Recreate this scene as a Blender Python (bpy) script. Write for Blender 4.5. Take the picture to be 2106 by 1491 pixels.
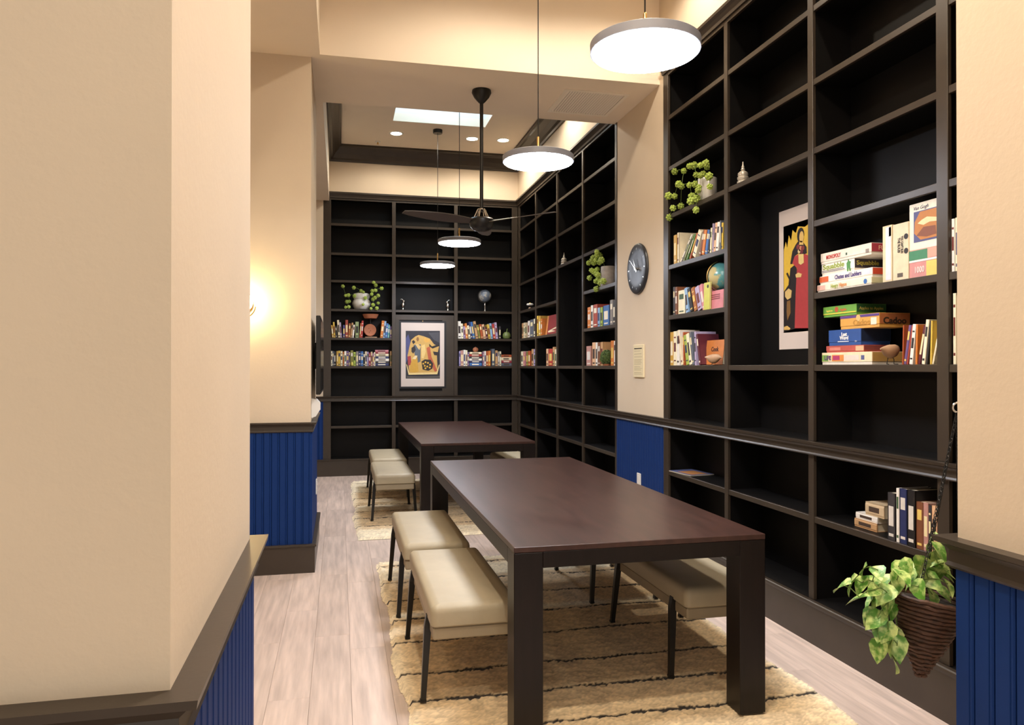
import bpy, math, random
import numpy as np
from mathutils import Vector, Matrix

for o in list(bpy.data.objects):
    bpy.data.objects.remove(o, do_unlink=True)
scene = bpy.context.scene
COL = scene.collection
random.seed(7)
PI = math.pi

# ------------------------------------------------------------------ camera
W, H, F = 2106.0, 1491.0, 1550.0
CAMZ = 1.447
YAW = math.atan(354.0 / F)
PITCH = math.atan(8.5 / F)
cam_data = bpy.data.cameras.new('camera')
cam_data.sensor_fit = 'HORIZONTAL'
cam_data.sensor_width = 36.0
cam_data.lens = 36.0 * F / W
cam_data.clip_start = 0.05
cam = bpy.data.objects.new('camera', cam_data)
COL.objects.link(cam)
cam.location = (0, 0, CAMZ)
cam.rotation_euler = (PI / 2 + PITCH, 0, -YAW)
scene.camera = cam

# ------------------------------------------------------------------ world, exposure
world = bpy.data.worlds.new('world')
scene.world = world
world.use_nodes = True
bg = world.node_tree.nodes['Background']
bg.inputs['Color'].default_value = (1.0, 0.93, 0.84, 1)
bg.inputs['Strength'].default_value = 0.60
scene.view_settings.view_transform = 'Standard'
scene.view_settings.look = 'None'
scene.view_settings.gamma = 1.0
scene.view_settings.use_curve_mapping = False
scene.view_settings.exposure = 0.62

PENDANT_POWER = 46.0        # emission of the pendant diffusers
DOWNLIGHT_W = 105.0          # watts of each recessed lamp
SCONCE_E = 34.0

# ------------------------------------------------------------------ pixel helpers (frame 2106 x 1491)
_fw = Vector((math.sin(YAW) * math.cos(PITCH), math.cos(YAW) * math.cos(PITCH), math.sin(PITCH)))
_rt = Vector((math.cos(YAW), -math.sin(YAW), 0))
_up = _rt.cross(_fw)
EYE = Vector((0, 0, CAMZ))


def ray(px, py):
    return _fw + _rt * ((px - W / 2) / F) - _up * ((py - H / 2) / F)


def on_x(px, py, X):
    d = ray(px, py)
    return EYE + d * (X / d.x)


def on_y(px, py, Y):
    d = ray(px, py)
    return EYE + d * (Y / d.y)


def on_z(px, py, Z):
    d = ray(px, py)
    return EYE + d * ((Z - CAMZ) / d.z)


# ------------------------------------------------------------------ materials
def srgb(c):
    if isinstance(c, str):
        c = c.lstrip('#')
        c = [int(c[i:i + 2], 16) / 255 for i in (0, 2, 4)]
    return tuple((v / 12.92 if v <= 0.04045 else ((v + 0.055) / 1.055) ** 2.4) for v in c) + (1.0,)


MATS = {}


def mat(name, col=None, rough=0.5, metal=0.0, spec=0.5, noise=0.0, nscale=20.0, bump=0.0, bscale=120.0,
        emit=None, estr=0.0, objcol=False, rand=0.0, stretch=None, coat=0.0, sheen=0.0):
    if name in MATS:
        return MATS[name]
    m = bpy.data.materials.new(name)
    m.use_nodes = True
    nt = m.node_tree
    N, L = nt.nodes, nt.links
    b = N['Principled BSDF']
    base = srgb(col) if isinstance(col, str) else (tuple(col) + (1.0,) if col else (0.8, 0.8, 0.8, 1))
    b.inputs['Base Color'].default_value = base
    b.inputs['Roughness'].default_value = rough
    b.inputs['Metallic'].default_value = metal
    b.inputs['Specular IOR Level'].default_value = spec
    b.inputs['Coat Weight'].default_value = coat
    b.inputs['Sheen Weight'].default_value = sheen
    tc = N.new('ShaderNodeTexCoord')
    vec = tc.outputs['Object']
    if stretch:
        mp = N.new('ShaderNodeMapping')
        mp.inputs['Scale'].default_value = stretch
        L.new(vec, mp.inputs['Vector'])
        vec = mp.outputs['Vector']
    src = None
    if objcol:
        oi = N.new('ShaderNodeObjectInfo')
        src = oi.outputs['Color']
    if noise > 0 or rand > 0:
        nz = N.new('ShaderNodeTexNoise')
        nz.inputs['Scale'].default_value = nscale
        nz.inputs['Detail'].default_value = 5
        if rand > 0:
            oi2 = N.new('ShaderNodeObjectInfo')
            ad = N.new('ShaderNodeVectorMath')
            ad.operation = 'ADD'
            sc = N.new('ShaderNodeVectorMath')
            sc.operation = 'SCALE'
            sc.inputs[0].default_value = (37.0, 91.0, 13.0)
            L.new(oi2.outputs['Random'], sc.inputs['Scale'])
            L.new(vec, ad.inputs[0])
            L.new(sc.outputs[0], ad.inputs[1])
            L.new(ad.outputs[0], nz.inputs['Vector'])
        else:
            L.new(vec, nz.inputs['Vector'])
        mr = N.new('ShaderNodeMapRange')
        mr.inputs['From Min'].default_value = 0.25
        mr.inputs['From Max'].default_value = 0.75
        mr.inputs['To Min'].default_value = 1 - noise
        mr.inputs['To Max'].default_value = 1 + noise
        L.new(nz.outputs['Fac'], mr.inputs['Value'])
        fac = mr.outputs['Result']
        if rand > 0:
            mr2 = N.new('ShaderNodeMapRange')
            mr2.inputs['To Min'].default_value = 1 - rand
            mr2.inputs['To Max'].default_value = 1 + rand
            L.new(oi2.outputs['Random'], mr2.inputs['Value'])
            mu = N.new('ShaderNodeMath')
            mu.operation = 'MULTIPLY'
            L.new(fac, mu.inputs[0])
            L.new(mr2.outputs['Result'], mu.inputs[1])
            fac = mu.outputs[0]
        vm = N.new('ShaderNodeVectorMath')
        vm.operation = 'SCALE'
        if src is None:
            vm.inputs[0].default_value = base[:3]
        else:
            L.new(src, vm.inputs[0])
        L.new(fac, vm.inputs['Scale'])
        src = vm.outputs[0]
    if src is not None:
        L.new(src, b.inputs['Base Color'])
    if bump > 0:
        nb = N.new('ShaderNodeTexNoise')
        nb.inputs['Scale'].default_value = bscale
        nb.inputs['Detail'].default_value = 3
        L.new(vec, nb.inputs['Vector'])
        bp = N.new('ShaderNodeBump')
        bp.inputs['Strength'].default_value = bump
        bp.inputs['Distance'].default_value = 0.004
        L.new(nb.outputs['Fac'], bp.inputs['Height'])
        L.new(bp.outputs['Normal'], b.inputs['Normal'])
    if emit is not None:
        b.inputs['Emission Color'].default_value = srgb(emit) if isinstance(emit, str) else tuple(emit) + (1.0,)
        b.inputs['Emission Strength'].default_value = estr
    MATS[name] = m
    return m


WALL = mat('warm_beige_wall_paint', (0.70, 0.585, 0.445), 0.75, noise=0.03, nscale=3, bump=0.12, bscale=70)
CEIL = mat('ceiling_paint', (0.90, 0.785, 0.64), 0.85, noise=0.02, nscale=3, bump=0.08, bscale=60)
TRIM = mat('espresso_satin_trim', (0.040, 0.029, 0.020), 0.36, spec=0.5, noise=0.12, nscale=8, bump=0.03, bscale=90)
TRIM_SHADED = mat('shaded_espresso_paint', (0.0050, 0.0044, 0.0042), 0.5, spec=0.2, noise=0.12, nscale=8, bump=0.03, bscale=90)  # same paint as the trim, darkened to put the interior shade into its colour
BLUE = mat('navy_blue_paint', (0.008, 0.034, 0.155), 0.6, spec=0.12, noise=0.05, nscale=6)
TABLEM = mat('dark_walnut_veneer', (0.046, 0.020, 0.0155), 0.30, spec=0.5, noise=0.35, nscale=7, stretch=(4, 0.6, 4), bump=0.02)
TABLEF = mat('dark_walnut_frame', (0.0075, 0.0045, 0.0038), 0.36, spec=0.3, noise=0.3, nscale=8, stretch=(6, 6, 0.8))
VINYL = mat('putty_vinyl', (0.41, 0.35, 0.24), 0.5, noise=0.05, nscale=10, bump=0.08, bscale=300)
VINYL2 = mat('putty_vinyl_base', (0.33, 0.27, 0.18), 0.55, noise=0.05, nscale=10)
BLACKM = mat('black_metal', (0.014, 0.013, 0.012), 0.35, metal=0.3)
BRASS = mat('brass', (0.65, 0.42, 0.16), 0.3, metal=1.0)
SILVER = mat('silver', (0.72, 0.70, 0.66), 0.2, metal=1.0, noise=0.1)
SHADE = mat('pendant_grey_lacquer', (0.23, 0.235, 0.27), 0.45)
DIFF = mat('pendant_diffuser', (0.9, 0.9, 0.95), 0.5, emit=(0.86, 0.90, 1.0), estr=PENDANT_POWER)
LAMPW = mat('recessed_lamp_glow', (1, 1, 1), 0.5, emit=(1.0, 0.83, 0.6), estr=25.0)
SCONCEM = mat('sconce_globe_glow', (1, 1, 1), 0.5, emit=(1.0, 0.74, 0.36), estr=SCONCE_E)
WHITEP = mat('white_plastic', (0.82, 0.80, 0.76), 0.4)
WHITEC = mat('white_ceramic', (0.80, 0.77, 0.72), 0.2, coat=0.3)
PAPER = mat('paper', (0.78, 0.72, 0.60), 0.8)
PAGES = mat('book_pages', (0.70, 0.62, 0.46), 0.9, noise=0.08, nscale=60, stretch=(1, 1, 14))
COVER = mat('book_cover', (0.5, 0.5, 0.5), 0.45, objcol=True, noise=0.10, nscale=25)
PRINT = mat('printed_colour', (0.5, 0.5, 0.5), 0.5, objcol=True, noise=0.06, nscale=40)
PLANK = mat('greyed_oak_plank', (0.60, 0.485, 0.425), 0.45, noise=0.24, nscale=3.0, stretch=(11, 0.8, 1), rand=0.07, bump=0.03, bscale=80)
UNDER = mat('floor_joint', (0.26, 0.21, 0.18), 0.8)
TERRA = mat('terracotta', (0.42, 0.15, 0.07), 0.6, noise=0.1)
GREENB = mat('hop_ball_green', (0.36, 0.47, 0.085), 0.6, noise=0.35, nscale=90, rand=0.22)
STEM = mat('plant_stem', (0.13, 0.20, 0.04), 0.6)
WICKER = mat('dark_wicker', (0.075, 0.032, 0.016), 0.6, noise=0.6, nscale=60, stretch=(1, 1, 3), bump=0.4, bscale=150)
GLASSW = mat('skylight_pane', (0.3, 0.35, 0.4), 0.4, emit=(0.62, 0.84, 1.0), estr=2.2)
SCREEN = mat('tv_black_glass', (0.006, 0.006, 0.007), 0.15)
GREENG = mat('green_glazed', (0.13, 0.17, 0.05), 0.4, noise=0.35, nscale=30)
MOSS = mat('moss_green', (0.06, 0.10, 0.025), 0.9, noise=0.5, nscale=60, bump=0.6, bscale=90)
TANW = mat('tan_carved_wood', (0.42, 0.26, 0.15), 0.5, noise=0.15, nscale=20)
CLOCKM = mat('clock_dark_face', (0.014, 0.016, 0.022), 0.34, noise=0.4, nscale=9)


def globe_mat(name, sea, land):
    m = bpy.data.materials.new(name)
    m.use_nodes = True
    N, L = m.node_tree.nodes, m.node_tree.links
    b = N['Principled BSDF']
    b.inputs['Roughness'].default_value = 0.25
    tc = N.new('ShaderNodeTexCoord')
    nz = N.new('ShaderNodeTexNoise')
    nz.inputs['Scale'].default_value = 11
    nz.inputs['Detail'].default_value = 6
    cr = N.new('ShaderNodeValToRGB')
    cr.color_ramp.elements[0].position = 0.50
    cr.color_ramp.elements[0].color = tuple(sea) + (1,)
    cr.color_ramp.elements[1].position = 0.56
    cr.color_ramp.elements[1].color = tuple(land) + (1,)
    L.new(tc.outputs['Object'], nz.inputs['Vector'])
    L.new(nz.outputs['Fac'], cr.inputs['Fac'])
    L.new(cr.outputs['Color'], b.inputs['Base Color'])
    return m


GLOBE_T = globe_mat('teal_globe_map', (0.10, 0.30, 0.29), (0.50, 0.42, 0.20))
GLOBE_S = globe_mat('silver_globe_map', (0.16, 0.19, 0.24), (0.45, 0.42, 0.36))


def leaf_mat():
    m = bpy.data.materials.new('variegated_leaf')
    m.use_nodes = True
    N, L = m.node_tree.nodes, m.node_tree.links
    b = N['Principled BSDF']
    b.inputs['Roughness'].default_value = 0.4
    b.inputs['Transmission Weight'].default_value = 0.0
    b.inputs['Subsurface Weight'].default_value = 0.0
    tc = N.new('ShaderNodeTexCoord')
    oi = N.new('ShaderNodeObjectInfo')
    sc = N.new('ShaderNodeVectorMath')
    sc.operation = 'SCALE'
    sc.inputs[0].default_value = (17, 31, 5)
    L.new(oi.outputs['Random'], sc.inputs['Scale'])
    ad = N.new('ShaderNodeVectorMath')
    L.new(tc.outputs['Object'], ad.inputs[0])
    L.new(sc.outputs[0], ad.inputs[1])
    nz = N.new('ShaderNodeTexNoise')
    nz.inputs['Scale'].default_value = 3.2
    nz.inputs['Detail'].default_value = 4
    L.new(ad.outputs[0], nz.inputs['Vector'])
    cr = N.new('ShaderNodeValToRGB')
    cr.color_ramp.elements[0].position = 0.42
    cr.color_ramp.elements[0].color = (0.10, 0.27, 0.03, 1)
    cr.color_ramp.elements[1].position = 0.62
    cr.color_ramp.elements[1].color = (0.58, 0.70, 0.24, 1)
    L.new(nz.outputs['Fac'], cr.inputs['Fac'])
    L.new(cr.outputs['Color'], b.inputs['Base Color'])
    return m


LEAF = leaf_mat()


def rug_mat():
    m = bpy.data.materials.new('shag_wool')
    m.use_nodes = True
    N, L = m.node_tree.nodes, m.node_tree.links
    b = N['Principled BSDF']
    b.inputs['Roughness'].default_value = 0.95
    b.inputs['Specular IOR Level'].default_value = 0.1
    b.inputs['Sheen Weight'].default_value = 0.2
    at = N.new('ShaderNodeAttribute')
    at.attribute_name = 'wool'
    L.new(at.outputs['Color'], b.inputs['Base Color'])
    return m


RUGM = rug_mat()


# ------------------------------------------------------------------ mesh builder
class MB:
    def __init__(self):
        self.v = []
        self.f = []
        self.smooth = False

    def add(self, vs, fs):
        n = len(self.v)
        self.v += [tuple(v) for v in vs]
        self.f += [tuple(i + n for i in f) for f in fs]
        return self

    def box(self, x0, y0, z0, x1, y1, z1):
        vs = [(x, y, z) for z in (z0, z1) for y in (y0, y1) for x in (x0, x1)]
        return self.add(vs, [(0, 2, 3, 1), (4, 5, 7, 6), (0, 1, 5, 4), (2, 6, 7, 3), (0, 4, 6, 2), (1, 3, 7, 5)])

    def cbox(self, x0, y0, z0, x1, y1, z1, c=0.004):
        """box with chamfered edges"""
        vs = []
        lo, hi = (x0, y0, z0), (x1, y1, z1)
        idx = {}
        for sx in (0, 1):
            for sy in (0, 1):
                for sz in (0, 1):
                    p = [hi[0] if sx else lo[0], hi[1] if sy else lo[1], hi[2] if sz else lo[2]]
                    for ax in range(3):
                        q = list(p)
                        for k in range(3):
                            if k != ax:
                                q[k] += -c if (sx, sy, sz)[k] else c
                        idx[(sx, sy, sz, ax)] = len(vs)
                        vs.append(q)
        g = lambda s, ax: idx[tuple(s) + (ax,)]
        fs = []
        for ax in range(3):
            u, w = (ax + 1) % 3, (ax + 2) % 3
            for s in (0, 1):
                cs = []
                for (a, b_) in ((0, 0), (1, 0), (1, 1), (0, 1)):
                    k = [0, 0, 0]
                    k[ax], k[u], k[w] = s, a, b_
                    cs.append(g(k, ax))
                fs.append(cs if s else cs[::-1])
        for ax in range(3):          # edges parallel to ax
            u, w = (ax + 1) % 3, (ax + 2) % 3
            for a in (0, 1):
                for b_ in (0, 1):
                    k0, k1 = [0, 0, 0], [0, 0, 0]
                    k1[ax] = 1
                    k0[u] = k1[u] = a
                    k0[w] = k1[w] = b_
                    q = [g(k0, u), g(k1, u), g(k1, w), g(k0, w)]
                    fs.append(q if (a ^ b_) else q[::-1])
        for sx in (0, 1):
            for sy in (0, 1):
                for sz in (0, 1):
                    t = [idx[(sx, sy, sz, k)] for k in range(3)]
                    fs.append(t if (sx + sy + sz) % 2 else t[::-1])
        return self.add(vs, fs)

    def lathe(self, prof, n=24, c=(0, 0, 0), cap=True):
        vs, fs = [], []
        for r, z in prof:
            for i in range(n):
                a = 2 * PI * i / n
                vs.append((c[0] + r * math.cos(a), c[1] + r * math.sin(a), c[2] + z))
        for k in range(len(prof) - 1):
            for i in range(n):
                j = (i + 1) % n
                fs.append((k * n + i, k * n + j, (k + 1) * n + j, (k + 1) * n + i))
        if cap:
            fs.append(tuple(range(n))[::-1])
            fs.append(tuple((len(prof) - 1) * n + i for i in range(n)))
        return self.add(vs, fs)

    def tube(self, pts, r, n=8, closed=False):
        pts = [Vector(p) for p in pts]
        rs = r if isinstance(r, (list, tuple)) else [r] * len(pts)
        vs, fs = [], []
        m = len(pts)
        prev = None
        for k, p in enumerate(pts):
            if closed:
                t = pts[(k + 1) % m] - pts[k - 1]
            else:
                t = pts[min(k + 1, m - 1)] - pts[max(k - 1, 0)]
            t.normalize()
            if prev is None:
                u = t.cross(Vector((0, 0, 1)))
                if u.length < 1e-3:
                    u = t.cross(Vector((1, 0, 0)))
            else:
                u = prev - t * prev.dot(t)
                if u.length < 1e-4:
                    u = t.cross(Vector((0, 0, 1)))
            u.normalize()
            prev = u
            w = t.cross(u)
            for i in range(n):
                a = 2 * PI * i / n
                vs.append(p + (u * math.cos(a) + w * math.sin(a)) * rs[k])
        last = m if closed else m - 1
        for k in range(last):
            k2 = (k + 1) % m
            for i in range(n):
                j = (i + 1) % n
                fs.append((k * n + i, k * n + j, k2 * n + j, k2 * n + i))
        if not closed:
            fs.append(tuple(range(n))[::-1])
            fs.append(tuple((m - 1) * n + i for i in range(n)))
        return self.add(vs, fs)

    def prism(self, poly, axis, a0, a1):
        """extrude a 2D polygon along an axis (0,1,2) from a0 to a1"""
        n = len(poly)
        vs = []
        for a in (a0, a1):
            for (p, q) in poly:
                vs.append({0: (a, p, q), 1: (p, a, q), 2: (p, q, a)}[axis])
        fs = [tuple(range(n)), tuple(range(2 * n - 1, n - 1, -1))]
        for i in range(n):
            j = (i + 1) % n
            fs.append((i, i + n, j + n, j))
        return self.add(vs, fs)

    def sphere(self, r, c=(0, 0, 0), n=16, m=10, s=(1, 1, 1)):
        prof = []
        vs, fs = [], []
        for k in range(1, m):
            t = PI * k / m
            for i in range(n):
                a = 2 * PI * i / n
                vs.append((c[0] + r * s[0] * math.sin(t) * math.cos(a), c[1] + r * s[1] * math.sin(t) * math.sin(a), c[2] - r * s[2] * math.cos(t)))
        b0 = len(vs)
        vs.append((c[0], c[1], c[2] - r * s[2]))
        vs.append((c[0], c[1], c[2] + r * s[2]))
        for k in range(m - 2):
            for i in range(n):
                j = (i + 1) % n
                fs.append((k * n + i, k * n + j, (k + 1) * n + j, (k + 1) * n + i))
        for i in range(n):
            j = (i + 1) % n
            fs.append((b0, j, i))
            fs.append((b0 + 1, (m - 2) * n + i, (m - 2) * n + j))
        return self.add(vs, fs)

    def mesh(self, name, material, smooth=False):
        me = bpy.data.meshes.new(name)
        me.from_pydata(self.v, [], self.f)
        me.materials.append(material)
        me.update()
        import bmesh
        bm = bmesh.new()
        bm.from_mesh(me)
        bmesh.ops.recalc_face_normals(bm, faces=bm.faces)
        bm.to_mesh(me)
        bm.free()
        if smooth:
            for p in me.polygons:
                p.use_smooth = True
            if hasattr(me, 'set_sharp_from_angle'):
                me.set_sharp_from_angle(angle=math.radians(40))
        return me

    def build(self, name, material, parent=None, loc=None, rot=None, smooth=False, color=None):
        return link(name, self.mesh(name, material, smooth), parent, loc, rot, color)


def link(name, data, parent=None, loc=None, rot=None, color=None):
    o = bpy.data.objects.new(name, data)
    COL.objects.link(o)
    if parent is not None:
        o.parent = parent
    if loc is not None:
        o.location = loc
    if rot is not None:
        o.rotation_euler = rot
    if color is not None:
        o.color = srgb(color) if isinstance(color, str) else tuple(color) + (1.0,)
    return o


def tag(o, label, cat, group=None, kind=None):
    o['label'] = label
    o['category'] = cat
    if group:
        o['group'] = group
    if kind:
        o['kind'] = kind
    return o


def thing(name, label, cat, loc=(0, 0, 0), rz=0.0, group=None, ry=0.0):
    o = link(name, None, None, loc, (0, ry, rz))
    o.empty_display_size = 0.05
    return tag(o, label, cat, group)


def struct(name, mb, material, label, cat='wall', parent=None):
    o = mb.build(name, material, parent)
    if parent is None:
        tag(o, label, cat, kind='structure')
    return o


def text(body, size, color, parent, loc, rot, name='lettering', width=None, shear=0.0, bold=0.0, material=None, ext=0.0004):
    cu = bpy.data.curves.new(name, 'FONT')
    cu.body = body
    cu.size = size
    cu.align_x = 'CENTER'
    cu.align_y = 'CENTER'
    cu.extrude = ext
    cu.shear = shear
    cu.offset = bold
    cu.resolution_u = 3
    t = bpy.data.objects.new(name + '_curve', cu)
    COL.objects.link(t)
    bpy.context.view_layer.update()
    dg = bpy.context.evaluated_depsgraph_get()
    me = bpy.data.meshes.new_from_object(t.evaluated_get(dg))
    bpy.data.objects.remove(t, do_unlink=True)
    bpy.data.curves.remove(cu)
    if width:
        xs = [v.co.x for v in me.vertices]
        if xs:
            s = width / (max(xs) - min(xs))
            for v in me.vertices:
                v.co.x *= s
    me.materials.clear()
    me.materials.append(material or PRINT)
    me.name = name
    return link(name, me, parent, loc, rot, color)


def bevel(o, w=0.004, seg=2):
    m = o.modifiers.new('bevel', 'BEVEL')
    m.width = w
    m.segments = seg
    m.limit_method = 'ANGLE'
    return o


# ------------------------------------------------------------------ main dimensions
XF = 2.42            # face of the right-hand bookcases
YB = 10.23           # face of the back bookcase
XL = -0.20           # left wall plane
DEP = 0.24           # shelf depth
ZS = 3.64            # soffit and beam underside
ZC = 4.36            # ceiling
RAIL0, RAIL1 = 0.985, 1.055
BASE = 0.225
SHELF_T = 0.026
LEVELS = [1.443, 1.82, 2.199, 2.582, 2.944, 3.334]   # shelf centre heights above the rail
CASETOP = 3.70
BEAM0, BEAM1 = 5.45, 6.43

# ------------------------------------------------------------------ floor
fl = struct('floor', MB().box(-2.6, -1.5, -0.12, 2.7, 10.5, -0.012), UNDER, 'pale greyed oak plank floor running toward the back bookcase', 'floor')
PW, PL = 0.178, 1.22
px0 = -1.55
k = 0
while px0 < 2.40:
    off = random.choice([0.0, 0.31, 0.52, 0.78, 0.99]) + random.uniform(-0.06, 0.06)
    y = -1.2 - off
    while y < 10.25:
        a, b_ = max(y, -1.2), min(y + PL, 10.24)
        x1 = min(px0 + PW, 2.41)
        if b_ - a > 0.05:
            MB().cbox(0, 0, 0, x1 - px0 - 0.0008, b_ - a - 0.0010, 0.012, 0.0007).build('plank', PLANK, fl, (px0, a, -0.012))
        y += PL
    px0 += PW

# ------------------------------------------------------------------ shared wall details
_board_cache = {}


def beadboard(parent, p0, p1, z0, z1, out, th=0.010, w=0.053):
    """vertical beaded boards from p0 to p1 (XY), 'out' is the outward normal (XY)"""
    p0, p1, out = Vector(p0), Vector(p1), Vector(out)
    d = (p1 - p0)
    n = max(1, round(d.length / w))
    w = d.length / n
    d.normalize()
    key = (round(w, 4), round(z1 - z0, 4))
    if key not in _board_cache:
        mb = MB()
        h = z1 - z0
        prof = [(0.0025, 0), (0.0025, th - 0.004), (0.0055, th), (0.0095, th), (0.0115, th - 0.004), (0.0135, th), (w - 0.0045, th), (w - 0.0015, th - 0.004), (w - 0.0015, 0)]
        mb.prism(prof, 2, 0, h)
        _board_cache[key] = mb.mesh('board', BLUE)
    # local x along d, local y = out
    ang = math.atan2(d.y, d.x)
    q0, q1 = p0 + out * 0.0003, p1 + out * 0.0028
    MB().box(min(q0.x, q1.x), min(q0.y, q1.y), z0, max(q0.x, q1.x), max(q0.y, q1.y), z1).build('backing_panel', BLUE, parent)
    left = Vector((-d.y, d.x))
    flip = left.dot(out) < 0
    for i in range(n):
        if not flip:
            pos = p0 + d * (w * i)
            r = ang
        else:
            pos = p0 + d * (w * (i + 1))
            r = ang + PI
        link('board', _board_cache[key], parent, (pos.x, pos.y, z0), (0, 0, r))


def rail_profile(s=1.0):
    # (out, z): chair rail moulding
    return [(0, RAIL0), (0.014, RAIL0), (0.019, RAIL0 + 0.006), (0.014, RAIL0 + 0.014), (0.012, RAIL0 + 0.040), (0.022, RAIL0 + 0.052), (0.036, RAIL0 + 0.058), (0.038, RAIL1), (0, RAIL1)]


def base_profile(z1=BASE):
    return [(0, 0), (0.018, 0), (0.018, z1 - 0.030), (0.020, z1 - 0.018), (0.028, z1 - 0.014), (0.028, z1 - 0.004), (0.022, z1), (0, z1)]


def mould(mb, prof, p0, p1, out, m0=0, m1=0):
    """sweep profile along p0->p1; m0/m1 mitre: +1 outer corner, -1 inner corner"""
    p0, p1, out = Vector(p0), Vector(p1), Vector(out)
    d = (p1 - p0).normalized()
    n = len(prof)
    vs = []
    for (p, m) in ((p0, -m0), (p1, m1)):
        for (o_, z) in prof:
            q = p + out * o_ + d * (o_ * m)
            vs.append((q.x, q.y, z))
    fs = [tuple(range(n)), tuple(range(2 * n - 1, n - 1, -1))]
    for i in range(n):
        j = (i + 1) % n
        fs.append((i, i + n, j + n, j))
    mb.add(vs, fs)
    return mb


RP, BP = rail_profile(), base_profile()

# ------------------------------------------------------------------ left foreground wall stub
SY0, SY1 = 0.985, 1.81
w = struct('wall_left', MB().box(-1.3, SY0, 0, XL, SY1, ZS), WALL, 'cream painted wall end in the left foreground', 'wall')
beadboard(w, (XL, SY0), (XL, SY1), 0.0, RAIL0, (1, 0))
beadboard(w, (-0.74, SY0), (XL, SY0), 0.0, RAIL0, (0, -1))
mb = MB()
mould(mb, RP, (-1.3, SY0), (XL, SY0), (0, -1), 0, 1)
mould(mb, RP, (XL, SY0), (XL, SY1), (1, 0), 1, 1)
mould(mb, RP, (XL, SY1), (-1.3, SY1), (0, 1), 1, 0)
struct('trim_1', mb, TRIM, 'dark chair rail capping the left foreground wall', 'chair rail')
mb = MB()
BPo = [(o_ + (0.012 if o_ > 0 else 0), z) for o_, z in base_profile(0.20)]
mould(mb, BPo, (-1.3, SY0), (XL, SY0), (0, -1), 0, 1)
mould(mb, BPo, (XL, SY0), (XL, SY1), (1, 0), 1, 1)
mould(mb, BPo, (XL, SY1), (-1.3, SY1), (0, 1), 1, 0)
struct('baseboard_left', mb, TRIM, 'dark baseboard of the left foreground wall', 'baseboard')

# ------------------------------------------------------------------ middle left column
CY0, CY1 = 5.51, 6.68
w = struct('wall_left', MB().box(-1.6, CY0, 0, XL, CY1, ZS), WALL, 'beige wall block with the glowing sconce left of the tables', 'wall')
beadboard(w, (-0.995, CY0), (XL, CY0), 0.0, RAIL0, (0, -1))
beadboard(w, (XL, CY0), (XL, CY1), 0.0, RAIL0, (1, 0))
mb = MB()
mould(mb, RP, (-1.6, CY0), (XL, CY0), (0, -1), 0, 1)
mould(mb, RP, (XL, CY0), (XL, CY1), (1, 0), 1, 0)
struct('trim_2', mb, TRIM, 'dark chair rail around the wall block below the sconce', 'chair rail')
mb = MB()
mould(mb, BPo, (-1.6, CY0), (XL, CY0), (0, -1), 0, 1)
mould(mb, BPo, (XL, CY0), (XL, CY1), (1, 0), 1, 0)
struct('baseboard_left', mb, TRIM, 'dark baseboard of the blue panelled wall block', 'baseboard')

# hall and alcove beyond the left wall (closes the room)
struct('wall_left', MB().box(-2.7, -1.5, 0, -2.6, 10.5, ZS), WALL, 'far beige wall of the side hall hidden behind the left walls', 'wall')
# soffit over the left side
struct('ceiling', MB().box(-2.7, -1.5, ZS, -0.14, 10.5, ZC + 0.05), CEIL, 'lowered beige soffit along the left side', 'ceiling')
# ------------------------------------------------------------------ beam and ceilings
beam = struct('beam', MB().box(-0.14, BEAM0, ZS, XF + DEP + 0.05, BEAM1, ZC + 0.05), CEIL, 'deep cream ceiling beam crossing above the tables', 'beam')
struct('ceiling', MB().box(-0.14, -1.5, ZC, XF + 0.3, BEAM0, ZC + 0.1), CEIL, 'high ceiling over the near table', 'ceiling')
SKX0, SKX1, SKY0, SKY1 = 0.61, 1.72, 7.78, 9.0
mb = MB()
mb.box(-0.14, BEAM1, ZC, SKX0, YB + 0.3, ZC + 0.1)
mb.box(SKX1, BEAM1, ZC, XF + 0.3, YB + 0.3, ZC + 0.1)
mb.box(SKX0, BEAM1, ZC, SKX1, SKY0, ZC + 0.1)
mb.box(SKX0, SKY1, ZC, SKX1, YB + 0.3, ZC + 0.1)
struct('ceiling', mb, CEIL, 'beige tray ceiling with the skylight over the far table', 'ceiling')
win = thing('window_1', 'rectangular skylight glowing pale blue in the tray ceiling', 'skylight', (0, 0, 0))
win['kind'] = 'structure'
mb = MB()
for (a, b_, c, d) in ((SKX0 - 0.02, SKY0 - 0.02, SKX0, SKY1 + 0.02), (SKX1, SKY0 - 0.02, SKX1 + 0.02, SKY1 + 0.02), (SKX0, SKY0 - 0.02, SKX1, SKY0), (SKX0, SKY1, SKX1, SKY1 + 0.02)):
    mb.box(a, b_, ZC + 0.1, c, d, ZC + 0.34)
mb.build('window_frame', WHITEP, win)
MB().box(SKX0, SKY0, ZC + 0.30, SKX1, SKY1, ZC + 0.31).build('pane', GLASSW, win)
# dark crown around the tray
CP = [(0, 4.16), (0.018, 4.16), (0.024, 4.185), (0.05, 4.20), (0.075, 4.25), (0.125, 4.30), (0.135, 4.325), (0.155, 4.335), (0.155, ZC), (0, ZC)]
mb = MB()
mould(mb, CP, (-0.14, BEAM1), (-0.14, YB), (1, 0), 0, -1)
mould(mb, CP, (-0.14, YB), (XF, YB), (0, -1), -1, -1)
mould(mb, CP, (XF, YB), (XF, BEAM1), (-1, 0), -1, 0)
struct('trim_3', mb, TRIM, 'wide dark crown moulding around the tray ceiling', 'crown moulding')

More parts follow.
